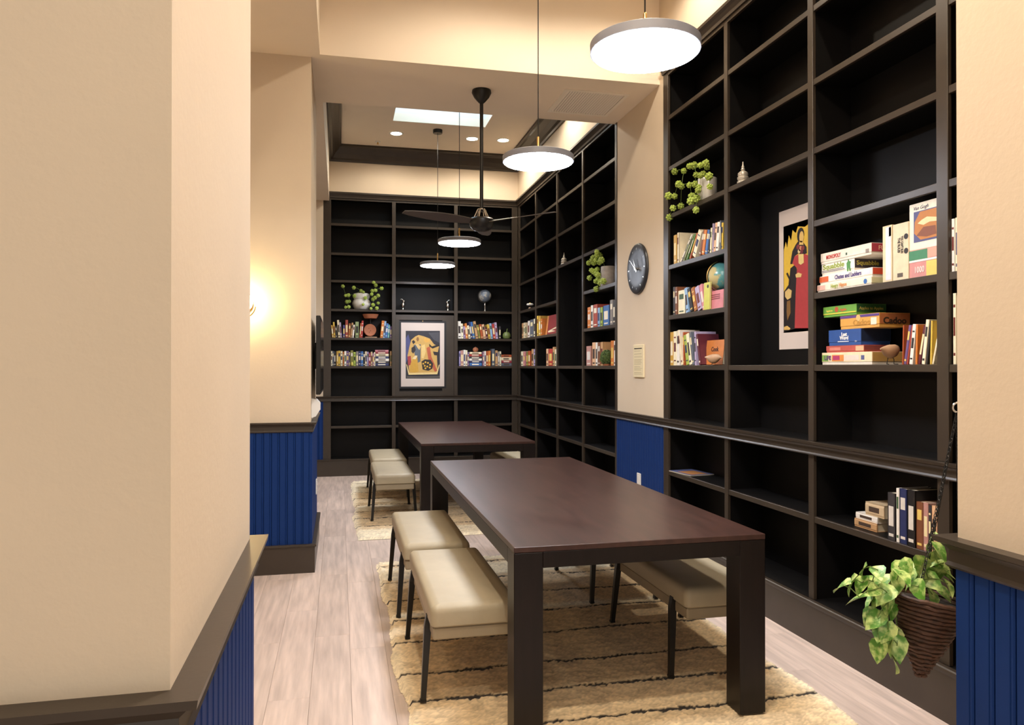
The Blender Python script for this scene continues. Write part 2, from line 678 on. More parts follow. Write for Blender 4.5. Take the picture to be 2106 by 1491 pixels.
# back wall, right wall (behind and above the cases)
XWB = XF + DEP + 0.04
mb = MB()
mb.box(-2.6, YB, 0, -0.215, YB + 0.32, ZS)
mb.box(-0.14, YB, 3.755, XF, YB + 0.32, ZC)
mb.box(-0.215, YB + DEP + 0.045, 0, XF + 0.3, YB + 0.32, 3.755)
w = struct('wall_back', mb, WALL, 'beige back wall above and left of the back bookcase', 'wall')
beadboard(w, (-0.90, YB), (-0.215, YB), 0.0, RAIL0, (0, -1))
mb = MB()
mb.box(XF, 1.46, 3.755, XF + 0.32, YB + 0.32, ZC)
mb.box(XWB, 1.46, 0, XF + 0.32, YB + DEP, 3.755)
w = struct('wall_right', mb, WALL, 'beige wall strip above the right bookcases', 'wall')
PIER0, PIER1 = 5.385, 6.37
w = struct('wall_right', MB().box(XF + 0.004, PIER0, 0, XWB, PIER1, 3.755), WALL, 'beige pier between the two right bookcases holding the clock', 'wall')
beadboard(w, (XF + 0.004, PIER1), (XF + 0.004, PIER0), 0.0, RAIL0, (-1, 0))
# near right pier
NX, NY = 1.385, 1.4625
w = struct('wall_right', MB().box(NX, -0.6, 0, XF + 0.32, NY, ZC), WALL, 'cream wall end at the right edge beside the hanging plant', 'wall')
beadboard(w, (NX, NY), (NX, 0.455), 0.0, RAIL0, (-1, 0))
mb = MB()
mould(mb, RP, (XF, NY), (NX, NY), (0, 1), 0, 1)
mould(mb, RP, (NX, NY), (NX, -0.6), (-1, 0), 1, 0)
struct('trim_4', mb, TRIM, 'dark chair rail on the near right wall end', 'chair rail')

# chair rail and base along the back and right cases
mb = MB()
mould(mb, RP, (-2.6, YB), (XF, YB), (0, -1), 0, -1)
struct('trim_5', mb, TRIM, 'dark chair rail across the back bookcase', 'chair rail')
mb = MB()
mould(mb, RP, (XF, YB), (XF, NY), (-1, 0), -1, 0)
struct('trim_6', mb, TRIM, 'dark chair rail running along the right bookcases', 'chair rail')
mb = MB()
mould(mb, BP, (-2.6, YB), (XF, YB), (0, -1), 0, -1)
struct('baseboard_back', mb, TRIM, 'dark baseboard below the back bookcase', 'baseboard')
mb = MB()
mould(mb, BP, (XF, YB), (XF, NY), (-1, 0), -1, 0)
struct('baseboard_right', mb, TRIM, 'dark baseboard below the right bookcases', 'baseboard')


# ------------------------------------------------------------------ bookcases
def bookcase(name, label, origin, rz, posts, wide, skip, frame_bay=None, post_w=0.045):
    """local x along the face (left to right as seen), local y into the wall, z up.
    posts: centre positions; wide: {index: width}; skip: {(bay, level)}"""
    t = thing(name, label, 'bookcase', origin, rz)
    x0 = posts[0] - wide.get(0, post_w) / 2
    x1 = posts[-1] + wide.get(len(posts) - 1, post_w) / 2
    MB().box(x0, DEP, BASE, x1, DEP + 0.02, CASETOP).build('back_panel', TRIM_SHADED, t)
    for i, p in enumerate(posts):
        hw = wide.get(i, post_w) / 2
        MB().cbox(p - 0.012, 0.018, BASE, p + 0.012, DEP, CASETOP, 0.001).build('divider', TRIM_SHADED, t)
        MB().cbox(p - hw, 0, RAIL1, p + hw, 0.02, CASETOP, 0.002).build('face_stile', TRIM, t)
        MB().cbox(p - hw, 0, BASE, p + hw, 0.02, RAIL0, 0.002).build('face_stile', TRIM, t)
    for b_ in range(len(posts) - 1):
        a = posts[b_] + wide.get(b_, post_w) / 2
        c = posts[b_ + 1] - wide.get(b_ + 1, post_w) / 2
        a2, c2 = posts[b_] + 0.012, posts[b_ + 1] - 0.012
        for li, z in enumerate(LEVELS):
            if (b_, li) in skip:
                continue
            sh_ = MB().box(a2, 0.022, z - SHELF_T / 2, c2, DEP, z + SHELF_T / 2).build('shelf', TRIM_SHADED, t)
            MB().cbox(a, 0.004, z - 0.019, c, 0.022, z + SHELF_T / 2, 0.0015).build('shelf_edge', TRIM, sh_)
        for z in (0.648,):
            sh_ = MB().box(a2, 0.022, z - SHELF_T / 2, c2, DEP, z + SHELF_T / 2).build('shelf', TRIM_SHADED, t)
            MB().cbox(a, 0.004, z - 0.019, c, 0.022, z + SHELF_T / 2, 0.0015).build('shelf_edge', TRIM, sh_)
        MB().box(a2, 0.0, BASE - 0.03, c2, DEP, BASE).build('bottom_shelf', TRIM_SHADED, t)
        MB().box(a2, 0.0, RAIL0, c2, DEP, RAIL1 - 0.002).build('counter_shelf', TRIM_SHADED, t)
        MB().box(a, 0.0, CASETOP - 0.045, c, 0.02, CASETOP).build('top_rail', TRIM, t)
    MB().box(x0, 0.0, CASETOP - 0.02, x1, DEP, CASETOP).build('top_panel', TRIM_SHADED, t)
    mb = MB()
    prof = [(0, CASETOP), (0, CASETOP - 0.02), (-0.012, CASETOP - 0.02), (-0.016, CASETOP), (-0.03, CASETOP + 0.02), (-0.045, CASETOP + 0.035), (-0.045, CASETOP + 0.055), (0, CASETOP + 0.055)]
    mb.prism(prof, 0, x0, x1)
    mb.build('crown', TRIM, t)
    return t


PR = [5.335, 4.418, 3.524, 2.632, 1.735]
case_near = bookcase('bookcase', 'tall espresso built-in bookcase with board games nearest on the right', (XF, 0, 0), -PI / 2,
                     [-p for p in PR], {0: 0.085, 3: 0.062, 4: 0.10}, {(1, 1), (1, 2), (3, 9)})
PF = [10.185, 9.263, 8.294, 7.356, 6.40]
case_far = bookcase('bookcase', 'tall espresso built-in bookcase on the right beyond the clock pier', (XF, 0, 0), -PI / 2,
                    [-p for p in PF], {0: 0.085, 4: 0.05}, {(2, 1), (2, 2)})
PB = [-0.165, 0.707, 1.549, 2.375]
case_back = bookcase('bookcase', 'espresso built-in bookcase across the back wall with framed dancers print', (0, YB, 0), 0,
                     PB, {0: 0.10, 1: 0.05, 2: 0.05, 3: 0.08}, {(1, 0), (1, 1)})
# framed recess panel of the back centre bay
mb = MB()
pa, pb = PB[1] + 0.025, PB[2] - 0.025
zt = LEVELS[2] - 0.05
mb.box(pa, 0.035, RAIL1, pb, 0.05, zt)
mb.build('picture_panel', TRIM_SHADED, case_back)
mb = MB()
mb.box(pa, 0.022, zt - 0.07, pb, 0.034, zt)
mb.box(pa, 0.022, RAIL1, pb, 0.034, RAIL1 + 0.06)
mb.box(pa, 0.022, RAIL1 + 0.06, pa + 0.05, 0.034, zt - 0.07)
mb.box(pb - 0.16, 0.022, RAIL1 + 0.06, pb, 0.034, zt - 0.07)
mb.build('panel_frame', TRIM, case_back)


# ------------------------------------------------------------------ recessed ceiling lamps
def recessed(x, y, z, label, watts, cone=160, r=0.065, color=(1.0, 0.875, 0.71)):
    t = thing('recessed_light', label, 'ceiling light', (x, y, z), group='recessed ceiling lights')
    MB().lathe([(r, -0.001), (r + 0.006, -0.007), (r + 0.022, -0.007), (r + 0.026, -0.001)], 28, cap=False).build('trim_ring', WHITEP, t, smooth=True)
    MB().lathe([(r, -0.004), (r, -0.001)], 28).build('lamp', LAMPW, t)
    ld = bpy.data.lights.new('recessed_lamp', 'SPOT')
    ld.energy = watts
    ld.spot_size = math.radians(cone)
    ld.spot_blend = 0.45
    ld.shadow_soft_size = 0.06
    ld.color = color
    link('recessed_lamp', ld, t, (0, 0, -0.02))
    return t


for px, py, lb in ((815, 274, 'round recessed ceiling light left of the ceiling fan rod'), (971, 285, 'round recessed ceiling light just left of the fan rod, below the skylight'),
                   (1035, 288, 'round recessed ceiling light nearest the right crown moulding')):
    p = on_z(px, py, ZC)
    recessed(p.x, p.y, ZC, lb, DOWNLIGHT_W * 0.27)
recessed(2.05, 7.6, ZC, 'recessed ceiling light hidden behind the beam near the right wall', DOWNLIGHT_W * 0.4)
i = 0
for (x, y) in ((1.0, 4.5), (1.95, 4.55), (0.22, 1.42), (1.95, 2.6), (0.6, 0.2)):  # entry and camera lamps are out of view, added to brighten the near walls
    lbs = ('recessed light above the near table by the beam, left', 'recessed light above the near table by the beam, right',
           'added recessed light over the entry, brightening the left foreground wall', 'added recessed fill light over the entry, right of pendant', 'added recessed fill light above the camera position')
    recessed(x, y, ZC, lbs[i], DOWNLIGHT_W * (0.42, 0.42, 1.8, 0.5, 0.8)[i])
    i += 1
for (x, y, lb) in ((-1.1, 3.6, 'added recessed fill light in the side hall soffit'), (-0.9, 8.4, 'added recessed fill light in the far left alcove soffit')):  # unseen lamps added as fill for the hall and alcove
    recessed(x, y, ZS, lb, DOWNLIGHT_W * 0.12)
p = on_z(777, 291, ZC)
sp = thing('sprinkler_head', 'small round sprinkler cover on the tray ceiling', 'sprinkler', p)
MB().lathe([(0.034, 0), (0.036, -0.006), (0.03, -0.010)], 20).build('cover_plate', WHITEP, sp, smooth=True)
MB().lathe([(0.009, -0.010), (0.009, -0.03), (0.014, -0.032), (0.014, -0.036)], 12).build('nozzle', BRASS, sp, smooth=True)

# ------------------------------------------------------------------ tables
def table(label, x0, x1, y0, y1, ztop=0.76, zf=0.0285):
    cx, cy = (x0 + x1) / 2, (y0 + y1) / 2
    hx, hy = (x1 - x0) / 2, (y1 - y0) / 2
    t = thing('dining_table', label, 'table', (cx, cy, 0), group='long dark communal tables')
    MB().cbox(-hx, -hy, ztop - 0.022, hx, hy, ztop, 0.002).build('tabletop', TABLEM, t)
    ap = 0.062
    L = 0.115
    zt = ztop - 0.022
    for s in (-1, 1):
        MB().cbox(-hx + L, s * hy - (0.03 if s > 0 else 0), zt - ap, hx - L, s * hy + (0.03 if s < 0 else 0), zt, 0.001).build('apron', TABLEF, t)
        MB().cbox(s * hx - (0.03 if s > 0 else 0), -hy + L, zt - ap, s * hx + (0.03 if s < 0 else 0), hy - L, zt, 0.001).build('apron', TABLEF, t)
    for sx in (-1, 1):
        for sy in (-1, 1):
            xa, ya = (sx * hx if sx < 0 else hx - L), (sy * hy if sy < 0 else hy - L)
            MB().cbox(xa, ya, zf, xa + L, ya + L, zt, 0.003).build('leg', TABLEF, t)
    return t


table('long dark walnut table in the foreground over the striped rug', 0.645, 1.705, 2.79, 5.50)
table('long dark walnut table farther back near the back bookcase', 0.705, 1.755, 6.72, 9.40)


# ------------------------------------------------------------------ benches
def bench(label, x0, x1, y0, y1, zf=0.0285):
    cx, cy = (x0 + x1) / 2, (y0 + y1) / 2
    hx, hy = (x1 - x0) / 2, (y1 - y0) / 2
    t = thing('bench', label, 'bench', (cx, cy, 0), group='upholstered benches at the tables')
    mb = MB()
    # cushion: rounded slab with gentle crown
    n = 10
    rings = [(0.0, 0.372), (0.006, 0.378), (0.008, 0.43), (0.004, 0.447), (-0.008, 0.458), (-0.035, 0.463)]
    vs, fs = [], []
    m = None
    for (o_, z) in rings:
        r = max(0.004, 0.022 + o_)
        loop = []
        for (sx, sy, a0) in ((1, 1, 0), (-1, 1, 90), (-1, -1, 180), (1, -1, 270)):
            for q in range(5):
                a = math.radians(a0 + q * 22.5)
                loop.append((sx * (hx + o_ - r) + r * math.cos(a), sy * (hy + o_ - r) + r * math.sin(a), z))
        m = len(loop)
        vs += loop
    for k in range(len(rings) - 1):
        for i in range(m):
            j = (i + 1) % m
            fs.append((k * m + i, k * m + j, (k + 1) * m + j, (k + 1) * m + i))
    fs.append(tuple(range(m))[::-1])
    fs.append(tuple((len(rings) - 1) * m + i for i in range(m)))
    mb.add(vs, fs)
    mb.build('cushion', VINYL, t, smooth=True)
    MB().cbox(-hx + 0.004, -hy + 0.004, 0.318, hx - 0.004, hy - 0.004, 0.370, 0.006).build('seat_base', VINYL2, t)
    for sx in (-1, 1):
        for sy in (-1, 1):
            ly = sy * (hy - 0.14)
            lx = sx * (hx + 0.004)
            fx = sx * (hx + 0.026)
            a, b_ = 0.015, 0.011
            mbl = MB()
            fy = ly + sy * 0.03
            vs = [(fx + dx * b_, fy + dy * b_, zf) for dx, dy in ((-1, -1), (1, -1), (1, 1), (-1, 1))]
            vs += [(lx + dx * a, ly + dy * a, 0.335) for dx, dy in ((-1, -1), (1, -1), (1, 1), (-1, 1))]
            vs += [(lx + sx * -0.006 + dx * a * 0.8, ly + dy * a, 0.385) for dx, dy in ((-1, -1), (1, -1), (1, 1), (-1, 1))]
            fs = [(3, 2, 1, 0), (8, 9, 10, 11)]
            for k in (0, 4):
                for i in range(4):
                    j = (i + 1) % 4
                    fs.append((k + i, k + j, k + 4 + j, k + 4 + i))
            mbl.add(vs, fs)
            lg = mbl.build('leg', BLACKM, t)
            MB().box(fx - 0.013, fy - 0.013, zf - 0.002, fx + 0.013, fy + 0.013, zf + 0.008).build('foot_cap', BLACKM, lg)
    return t


bench('beige upholstered bench nearest the viewer, left of the foreground table', 0.372, 0.732, 3.10, 4.08)
bench('beige upholstered bench left of the foreground table, behind the nearest bench', 0.352, 0.712, 4.21, 5.19)
bench('beige bench under the right edge of the foreground table, nearest end', 1.505, 1.865, 3.10, 4.08)
bench('beige bench right of the foreground table, farther end', 1.505, 1.865, 4.21, 5.19)
bench('beige bench left of the far table, nearer of two', 0.318, 0.672, 6.97, 7.95)
bench('beige bench left of the far table, closest to the back bookcase', 0.345, 0.70, 8.17, 9.15)
bench('beige bench on the right side of the far table', 1.70, 2.055, 7.58, 8.56)


# ------------------------------------------------------------------ rugs
def rug(label, x0, x1, y0, y1, stripes, light_ends, seed):
    rng = np.random.default_rng(seed)
    nx, ny = int((x1 - x0) / 0.0105), int((y1 - y0) / 0.0085)
    u = np.linspace(0, 1, nx)
    v = np.linspace(0, 1, ny)
    U, V = np.meshgrid(u, v)

    def wob(n, amp, seed_):
        r = np.random.default_rng(seed_)
        t = np.linspace(0, 1, n)
        s = np.zeros(n)
        for f_ in (2, 3, 5, 9, 17, 31):
            s += np.sin(2 * PI * (f_ * t + r.random())) / f_ ** 0.75
        return amp * s
    le, re = wob(ny, 0.016, seed + 1), wob(ny, 0.016, seed + 2)
    be, te = wob(nx, 0.012, seed + 3), wob(nx, 0.012, seed + 4)
    X = (x0 + le[:, None]) * (1 - U) + (x1 + re[:, None]) * U
    Y = (y0 + be[None, :]) * (1 - V) + (y1 + te[None, :]) * V
    tuft = rng.random((ny, nx))
    coarse = rng.random((ny // 4 + 2, nx // 5 + 2))
    ci = np.clip((np.arange(ny) / 4).astype(int), 0, coarse.shape[0] - 1)
    cj = np.clip((np.arange(nx) / 5).astype(int), 0, coarse.shape[1] - 1)
    big = coarse[ci][:, cj]
    Z = 0.016 + 0.006 * tuft + 0.005 * big
    X = X + (rng.random((ny, nx)) - 0.5) * 0.006
    Y = Y + (rng.random((ny, nx)) - 0.5) * 0.005
    edge = np.minimum.reduce([U * nx, (1 - U) * nx, V * ny, (1 - V) * ny])
    Z = np.where(edge < 1.5, 0.003, Z)
    base = np.array([0.78, 0.60, 0.37])
    pale = np.array([0.92, 0.81, 0.60])
    darkc = np.array([0.035, 0.028, 0.024])
    ye = Y - y0
    end = np.zeros_like(Y)
    for (a, b_) in light_ends:
        end = np.maximum(end, np.clip(np.minimum((Y - a) / 0.04, (b_ - Y) / 0.04), 0, 1))
    sidef = np.clip(1 - np.minimum(X - x0, x1 - X) / 0.07, 0, 1)
    end = np.maximum(end, sidef * 0.85)
    col = base[None, None, :] * (1 - end[..., None]) + pale[None, None, :] * end[..., None]
    col = col * (0.74 + 0.42 * tuft + 0.22 * (big - 0.5))[..., None]
    for si, s in enumerate(stripes):
        w_ = wob(nx, 0.010, seed + 20 + si)
        c = s + w_[None, :] + (rng.random((ny, nx)) - 0.5) * 0.012
        th = 0.0110 * (1 + 0.5 * wob(nx, 0.5, seed + 60 + si))[None, :]
        m_ = np.abs(Y - c) < np.maximum(th, 0.004)
        col[m_] = darkc
        Z = np.where(m_, Z - 0.004, Z)
    verts = np.stack([X, Y, Z], -1).reshape(-1, 3)
    nv = len(verts)
    idx = np.arange(nx * ny).reshape(ny, nx)
    quads = np.stack([idx[:-1, :-1], idx[:-1, 1:], idx[1:, 1:], idx[1:, :-1]], -1).reshape(-1, 4)
    me = bpy.data.meshes.new('rug')
    me.vertices.add(nv)
    me.vertices.foreach_set('co', verts.ravel())
    me.loops.add(quads.size)
    me.loops.foreach_set('vertex_index', quads.ravel().astype(np.int32))
    me.polygons.add(len(quads))
    me.polygons.foreach_set('loop_start', np.arange(0, quads.size, 4, dtype=np.int32))
    me.update(calc_edges=True)
    at = me.color_attributes.new('wool', 'FLOAT_COLOR', 'POINT')
    rgba = np.ones((nv, 4))
    rgba[:, :3] = col.reshape(-1, 3)
    at.data.foreach_set('color', rgba.ravel())
    me.materials.append(RUGM)
    o = link('rug', me)
    return tag(o, label, 'rug')


rug('tan shag rug with thin black stripes under the foreground table', 0.265, 2.05, 2.45, 5.60,
    [2.62, 2.92, 3.22, 3.52, 3.93, 4.28, 4.64, 5.02, 5.45], [(5.08, 5.42), (4.28, 4.40), (5.47, 5.62), (2.4, 2.55)], 3)
rug('cream and tan shag rug under the far table by the back bookcase', 0.135, 2.02, 6.40, 9.62,
    [6.86, 7.22, 7.55, 7.92, 8.3, 8.7, 9.05, 9.4], [(6.35, 6.74), (7.58, 7.88), (8.7, 9.7)], 11)


# ------------------------------------------------------------------ pendants
def pendant(px, Y, label, ceil=ZC, zb=2.685):
    X = 1.17
    t = thing('pendant_lamp', label, 'pendant lamp', (X, Y, zb), group='flat disc pendant lamps')
    R = 0.215
    MB().lathe([(R - 0.006, 0.0), (R, 0.001), (R + 0.001, 0.034), (R - 0.004, 0.038), (0.06, 0.046), (0.012, 0.050)], 64).build('shade', SHADE, t, smooth=True)
    MB().lathe([(R - 0.008, -0.0035), (R - 0.006, -0.0005)], 64).build('diffuser', DIFF, t)
    MB().lathe([(0.0085, 0.048), (0.0085, 0.15), (0.006, 0.155)], 12).build('stem', BRASS, t, smooth=True)
    MB().lathe([(0.0032, 0.152), (0.0032, ceil - zb - 0.03)], 6).build('cord', BLACKM, t)
    MB().lathe([(0.055, ceil - zb - 0.045), (0.058, ceil - zb - 0.04), (0.058, ceil - zb - 0.001)], 24).build('canopy', BLACKM, t, smooth=True)
    return t


pendant(1327, 2.77, 'large grey disc pendant lamp nearest the viewer, upper right')
pendant(1108, 4.41, 'grey disc pendant lamp, second nearest, before the far bookcase')
pendant(940, 7.50, 'grey disc pendant lamp with brass stem, third from the viewer')
pendant(899, 9.23, 'grey disc pendant lamp farthest back, below the black ceiling cap')

# ------------------------------------------------------------------ ceiling fan
p = on_z(990, 187, ZS)
fan = thing('ceiling_fan', 'black three-blade ceiling fan hanging on a long rod', 'ceiling fan', (p.x, 5.88, ZS))
MB().lathe([(0.075, 0.0), (0.078, -0.02), (0.06, -0.055), (0.035, -0.085), (0.02, -0.10)], 32).build('canopy', BLACKM, fan, smooth=True)
MB().lathe([(0.0145, -0.08), (0.0145, -0.965)], 12).build('downrod', BLACKM, fan, smooth=True)
cage = MB()
for k in range(6):
    a = 2 * PI * k / 6
    cage.tube([(0.028 * math.cos(a), 0.028 * math.sin(a), -0.945), (0.06 * math.cos(a), 0.06 * math.sin(a), -1.015)], 0.005, 6)
cage.lathe([(0.022, -0.945), (0.032, -0.942), (0.032, -0.95), (0.022, -0.953)], 18)
cage.build('yoke', SILVER, fan)
MB().lathe([(0.055, -1.012), (0.085, -1.016), (0.10, -1.03), (0.10, -1.05), (0.088, -1.085), (0.065, -1.11), (0.03, -1.12)], 32).build('motor_housing', BLACKM, fan, smooth=True)
for k in range(3):
    a = -YAW + PI / 2 + k * 2 * PI / 3
    mb = MB()
    vs = []
    R0, R1 = 0.08, 0.66
    S = 10
    for s in range(S + 1):
        f_ = s / S
        r = R0 + (R1 - R0) * f_
        wd = (0.035 + 0.03 * math.sin(PI * min(1, f_ * 1.1)) + 0.012 * f_) * (0.55 if s == S else 1)
        tw = 0.30 - 0.14 * f_
        for (sd, th) in ((-1, 0.003), (1, 0.003), (1, -0.003), (-1, -0.003)):
            vs.append((r, sd * wd * math.cos(tw), sd * wd * math.sin(tw) + th + 0.012 * f_))
    fs = [(3, 2, 1, 0), tuple(S * 4 + i for i in range(4))]
    for s in range(S):
        for i in range(4):
            j = (i + 1) % 4
            fs.append((s * 4 + i, s * 4 + j, s * 4 + 4 + j, s * 4 + 4 + i))
    mb.add(vs, fs)
    mb.build('blade', mat('fan_blade_dark', (0.07, 0.058, 0.05), 0.3), fan, (0, 0, -1.045), (0, 0, a), smooth=True)

# ------------------------------------------------------------------ air vent in the beam
VX0, VX1, VY0, VY1 = 1.73, 2.27, 5.69, 6.23
v = thing('air_vent', 'square slatted air vent grille in the beam underside', 'air vent', (0, 0, ZS))
mb = MB()
fw = 0.03
mb.box(VX0, VY0, -0.008, VX1, VY0 + fw, -0.0005)
mb.box(VX0, VY1 - fw, -0.008, VX1, VY1, -0.0005)
mb.box(VX0, VY0 + fw, -0.008, VX0 + fw, VY1 - fw, -0.0005)
mb.box(VX1 - fw, VY0 + fw, -0.008, VX1, VY1 - fw, -0.0005)
mb.build('frame', mat('vent_paint', (0.92, 0.84, 0.72), 0.6), v)
MB().box(VX0 + fw, VY0 + fw, -0.0015, VX1 - fw, VY1 - fw, -0.0005).build('backing', mat('vent_dark', (0.02, 0.016, 0.013), 0.9), v)
sl = MB().prism([(-0.008, -0.002), (0.004, -0.010), (0.006, -0.009), (-0.006, -0.0015)], 1, VY0 + fw, VY1 - fw).mesh('slat', MATS['vent_paint'])
for k in range(22):
    link('slat', sl, v, (VX0 + fw + 0.012 + k * (VX1 - VX0 - 2 * fw - 0.024) / 21, 0, 0))

# ------------------------------------------------------------------ sconce, television, outlets
sx = on_y(499, 625, CY0 - 0.10)
sc = thing('wall_sconce', 'glowing round wall sconce on the beige wall block', 'wall sconce', (sx.x, CY0, sx.z))
mb = MB()
mb.lathe([(0.055, 0.0), (0.06, 0.006), (0.06, 0.016), (0.05, 0.022)], 28)
o = mb.build('wall_plate', BRASS, sc, (0, 0, 0), (PI / 2, 0, 0), smooth=True)
MB().tube([(0, -0.02, 0), (0, -0.07, 0)], 0.01, 10).build('arm', BRASS, sc)
MB().sphere(0.068, (0, -0.115, 0.012), 24, 16).build('globe', SCONCEM, sc, smooth=True)
arc = [(0.082 * math.sin(a), -0.115, -0.012 - 0.082 * math.cos(a)) for a in [(-1.5 + 3.0 * i / 20) for i in range(21)]]
MB().tube(arc, 0.007, 8).build('cradle_ring', BRASS, sc, smooth=True)

tv = thing("television", 'thin black television seen edge-on beside the sconce wall', 'television', (XL + 0.0105, 6.08, 1.53))
MB().box(0.0, -0.1, -0.1, 0.022, 0.1, 0.1).build("wall_bracket", BLACKM, tv)
MB().cbox(0.022, -0.49, -0.285, 0.054, 0.49, 0.285, 0.004).build('housing', BLACKM, tv)
MB().box(0.0542, -0.475, -0.265, 0.0552, 0.475, 0.272).build('screen', SCREEN, tv)


def plate(label, loc, rz, wd=0.075, ht=0.12, kind='outlet'):
    t = thing('wall_outlet' if kind == 'outlet' else 'wall_switch', label, 'outlet' if kind == 'outlet' else 'switch', loc, rz)
    MB().cbox(-wd / 2, -0.008, -ht / 2, wd / 2, 0, ht / 2, 0.002).build('cover_plate', WHITEP, t)
    for s in (-1, 1):
        MB().cbox(-0.017, -0.0105, s * 0.026 - 0.014, 0.017, -0.0075, s * 0.026 + 0.014, 0.001).build('socket', WHITEP, t)
    return t


p = on_x(1315, 988, XF - 0.006)
plate('white wall outlet on the blue panel below the clock', (XF - 0.006, p.y, p.z), -PI / 2)
p = on_y(498, 1043, CY0 - 0.01)
plate('white wall outlet on the blue boards below the sconce', (p.x, CY0 - 0.010, p.z), 0)
plate('white wall outlet low on the side of the sconce wall', (XL + 0.010, 6.35, 0.47), PI / 2)
# wall phone-like white dispenser below the television
hd = thing('wall_dispenser', 'small white curved box on the wall below the television', 'dispenser', (XL, 5.72, 1.075))
MB().prism([(0.0, 0.0), (0.03, 0.01), (0.055, 0.05), (0.058, 0.11), (0.035, 0.135), (0.0, 0.14)], 1, -0.06, 0.06).build('body', WHITEP, hd)
MB().box(0.056, -0.045, 0.055, 0.0605, 0.045, 0.105).build('front_cover', WHITEP, hd)

# ------------------------------------------------------------------ clock and notice on the pier
p = on_x(1313, 553, XF)
ck = thing('wall_clock', 'round dark dished wall clock on the beige pier', 'clock', (XF + 0.004, p.y, p.z), -PI / 2)
R = 0.208
mb = MB()
mb.lathe([(R, 0.0), (R + 0.004, 0.008), (R, 0.02), (R - 0.012, 0.026), (0.12, 0.016), (0.01, 0.012)], 48)
mb.build('face', CLOCKM, ck, rot=(PI / 2, 0, 0), smooth=True)
tick = MB().box(-0.003, -0.002, 0.158, 0.003, 0.0, 0.188).mesh('hour_mark', SILVER)
for k in range(12):
    link('hour_mark', tick, ck, (0, -0.0215, 0), (0, k * PI / 6, 0))
MB().prism([(-0.006, -0.03), (0.006, -0.03), (0.003, 0.10), (-0.003, 0.10)], 1, -0.032, -0.030).build('hour_hand', SILVER, ck, rot=(0, -0.55, 0))
MB().prism([(-0.005, -0.035), (0.005, -0.035), (0.002, 0.155), (-0.002, 0.155)], 1, -0.036, -0.034).build('minute_hand', SILVER, ck, rot=(0, -0.95, 0))
MB().lathe([(0.012, 0.012), (0.012, 0.038)], 16).build('hub', SILVER, ck, rot=(PI / 2, 0, 0))

a, b_ = on_x(1304, 742, XF), on_x(1325, 742, XF)
zt, zb = on_x(1314, 709, XF).z, on_x(1314, 776, XF).z
nw = (a.y - b_.y) / 2
ns = thing('notice_card', 'cream printed notice card fixed to the pier below the clock', 'notice', (XF + 0.004, (a.y + b_.y) / 2, (zt + zb) / 2), -PI / 2)
hz = (zt - zb) / 2
MB().cbox(-nw, -0.012, -hz, nw, 0, hz, 0.002).build('card', mat('notice_cream', (0.80, 0.70, 0.46), 0.6), ns)
MB().box(-nw * 0.78, -0.0126, hz * 0.74, nw * 0.72, -0.012, hz * 0.80).build('heading', PRINT, ns, color='#3a3226')
zz = hz * 0.62
random.seed(21)
while zz > -hz * 0.88:
    MB().box(-nw * 0.78, -0.0125, zz - 0.002, nw * random.uniform(0.35, 0.8), -0.012, zz).build('text_line', PRINT, ns, color='#8a7a58')
    zz -= random.choice([0.012, 0.012, 0.013, 0.024])

# ------------------------------------------------------------------ books
ORD = ['first', 'second', 'third', 'fourth', 'fifth', 'sixth', 'seventh', 'eighth', 'ninth', 'tenth', 'eleventh', 'twelfth', 'thirteenth', 'fourteenth',
       'fifteenth', 'sixteenth', 'seventeenth', 'eighteenth', 'nineteenth', 'twentieth', 'twenty-first', 'twenty-second', 'twenty-third', 'twenty-fourth']
HEX = dict(cream='#e6d9b8', white='#ece6dc', mustard='#c9a04a', yellow='#d8b84e', grey='#8b857f', slate='#5f6570', lavender='#b4a6c4', indigo='#4d4a86', brick='#a8493a',
           brown='#7a4a30', tan='#c49a6c', sage='#9aa878', rust='#b0562e', red='#b23a34', orange='#cf7a33', blue='#3f6fae', sky='#8fb2d4', purple='#6b5382', navy='#28315c',
           black='#1c1a1c', olive='#7d7a3a', lime='#a3b651', crimson='#8e2f3c', beige='#cdb592', pink='#c9808a', lilac='#a99bc4', maroon='#5c2530', peach='#e0b48c',
           teal='#5a9a98', charcoal='#3a373a', green='#5d8a4c', ivory='#efe6c8', rose='#b98a80', mauve='#94708a', gold='#c8963a', cinnamon='#a2622f')


def make_book(t, x0, x1, h, dep, col, y0=0.0, band=None, n_band=1, flat=False):
    """book volume between local x0..x1 (thickness), spine toward -y, height h"""
    c = min(0.0022, (x1 - x0) * 0.18)
    mb = MB()
    mb.box(x0, y0, 0, x0 + c, y0 + dep, h)
    mb.box(x1 - c, y0, 0, x1, y0 + dep, h)
    mb.prism([(x0, y0 + 0.003), (x0 + (x1 - x0) * 0.15, y0 - 0.001), (x1 - (x1 - x0) * 0.15, y0 - 0.001), (x1, y0 + 0.003), (x1, y0 + 0.006), (x0, y0 + 0.006)], 2, 0, h)
    mb.build('cover', COVER, t, color=col)
    MB().box(x0 + c, y0 + 0.006, 0.003, x1 - c, y0 + dep - 0.003, h - 0.003).build('pages', PAGES, t)
    if band:
        w_ = (x1 - x0)
        for (z0, z1, cc) in band:
            MB().box(x0 + w_ * 0.17, y0 - 0.0016, h * z0, x1 - w_ * 0.17, y0 + 0.001, h * z1).build('spine_title', PRINT, t, color=cc)


def frame_of(wall):
    if wall == 'R':
        return dict(rz=-PI / 2, a=lambda px, py, ins: -on_x(px, py, XF + ins).y, z=lambda px, py, ins: on_x(px, py, XF + ins).z,
                    loc=lambda a, ins, z: (XF + ins, -a, z))
    return dict(rz=0.0, a=lambda px, py, ins: on_y(px, py, YB + ins).x, z=lambda px, py, ins: on_y(px, py, YB + ins).z,
                loc=lambda a, ins, z: (a, YB + ins, z))


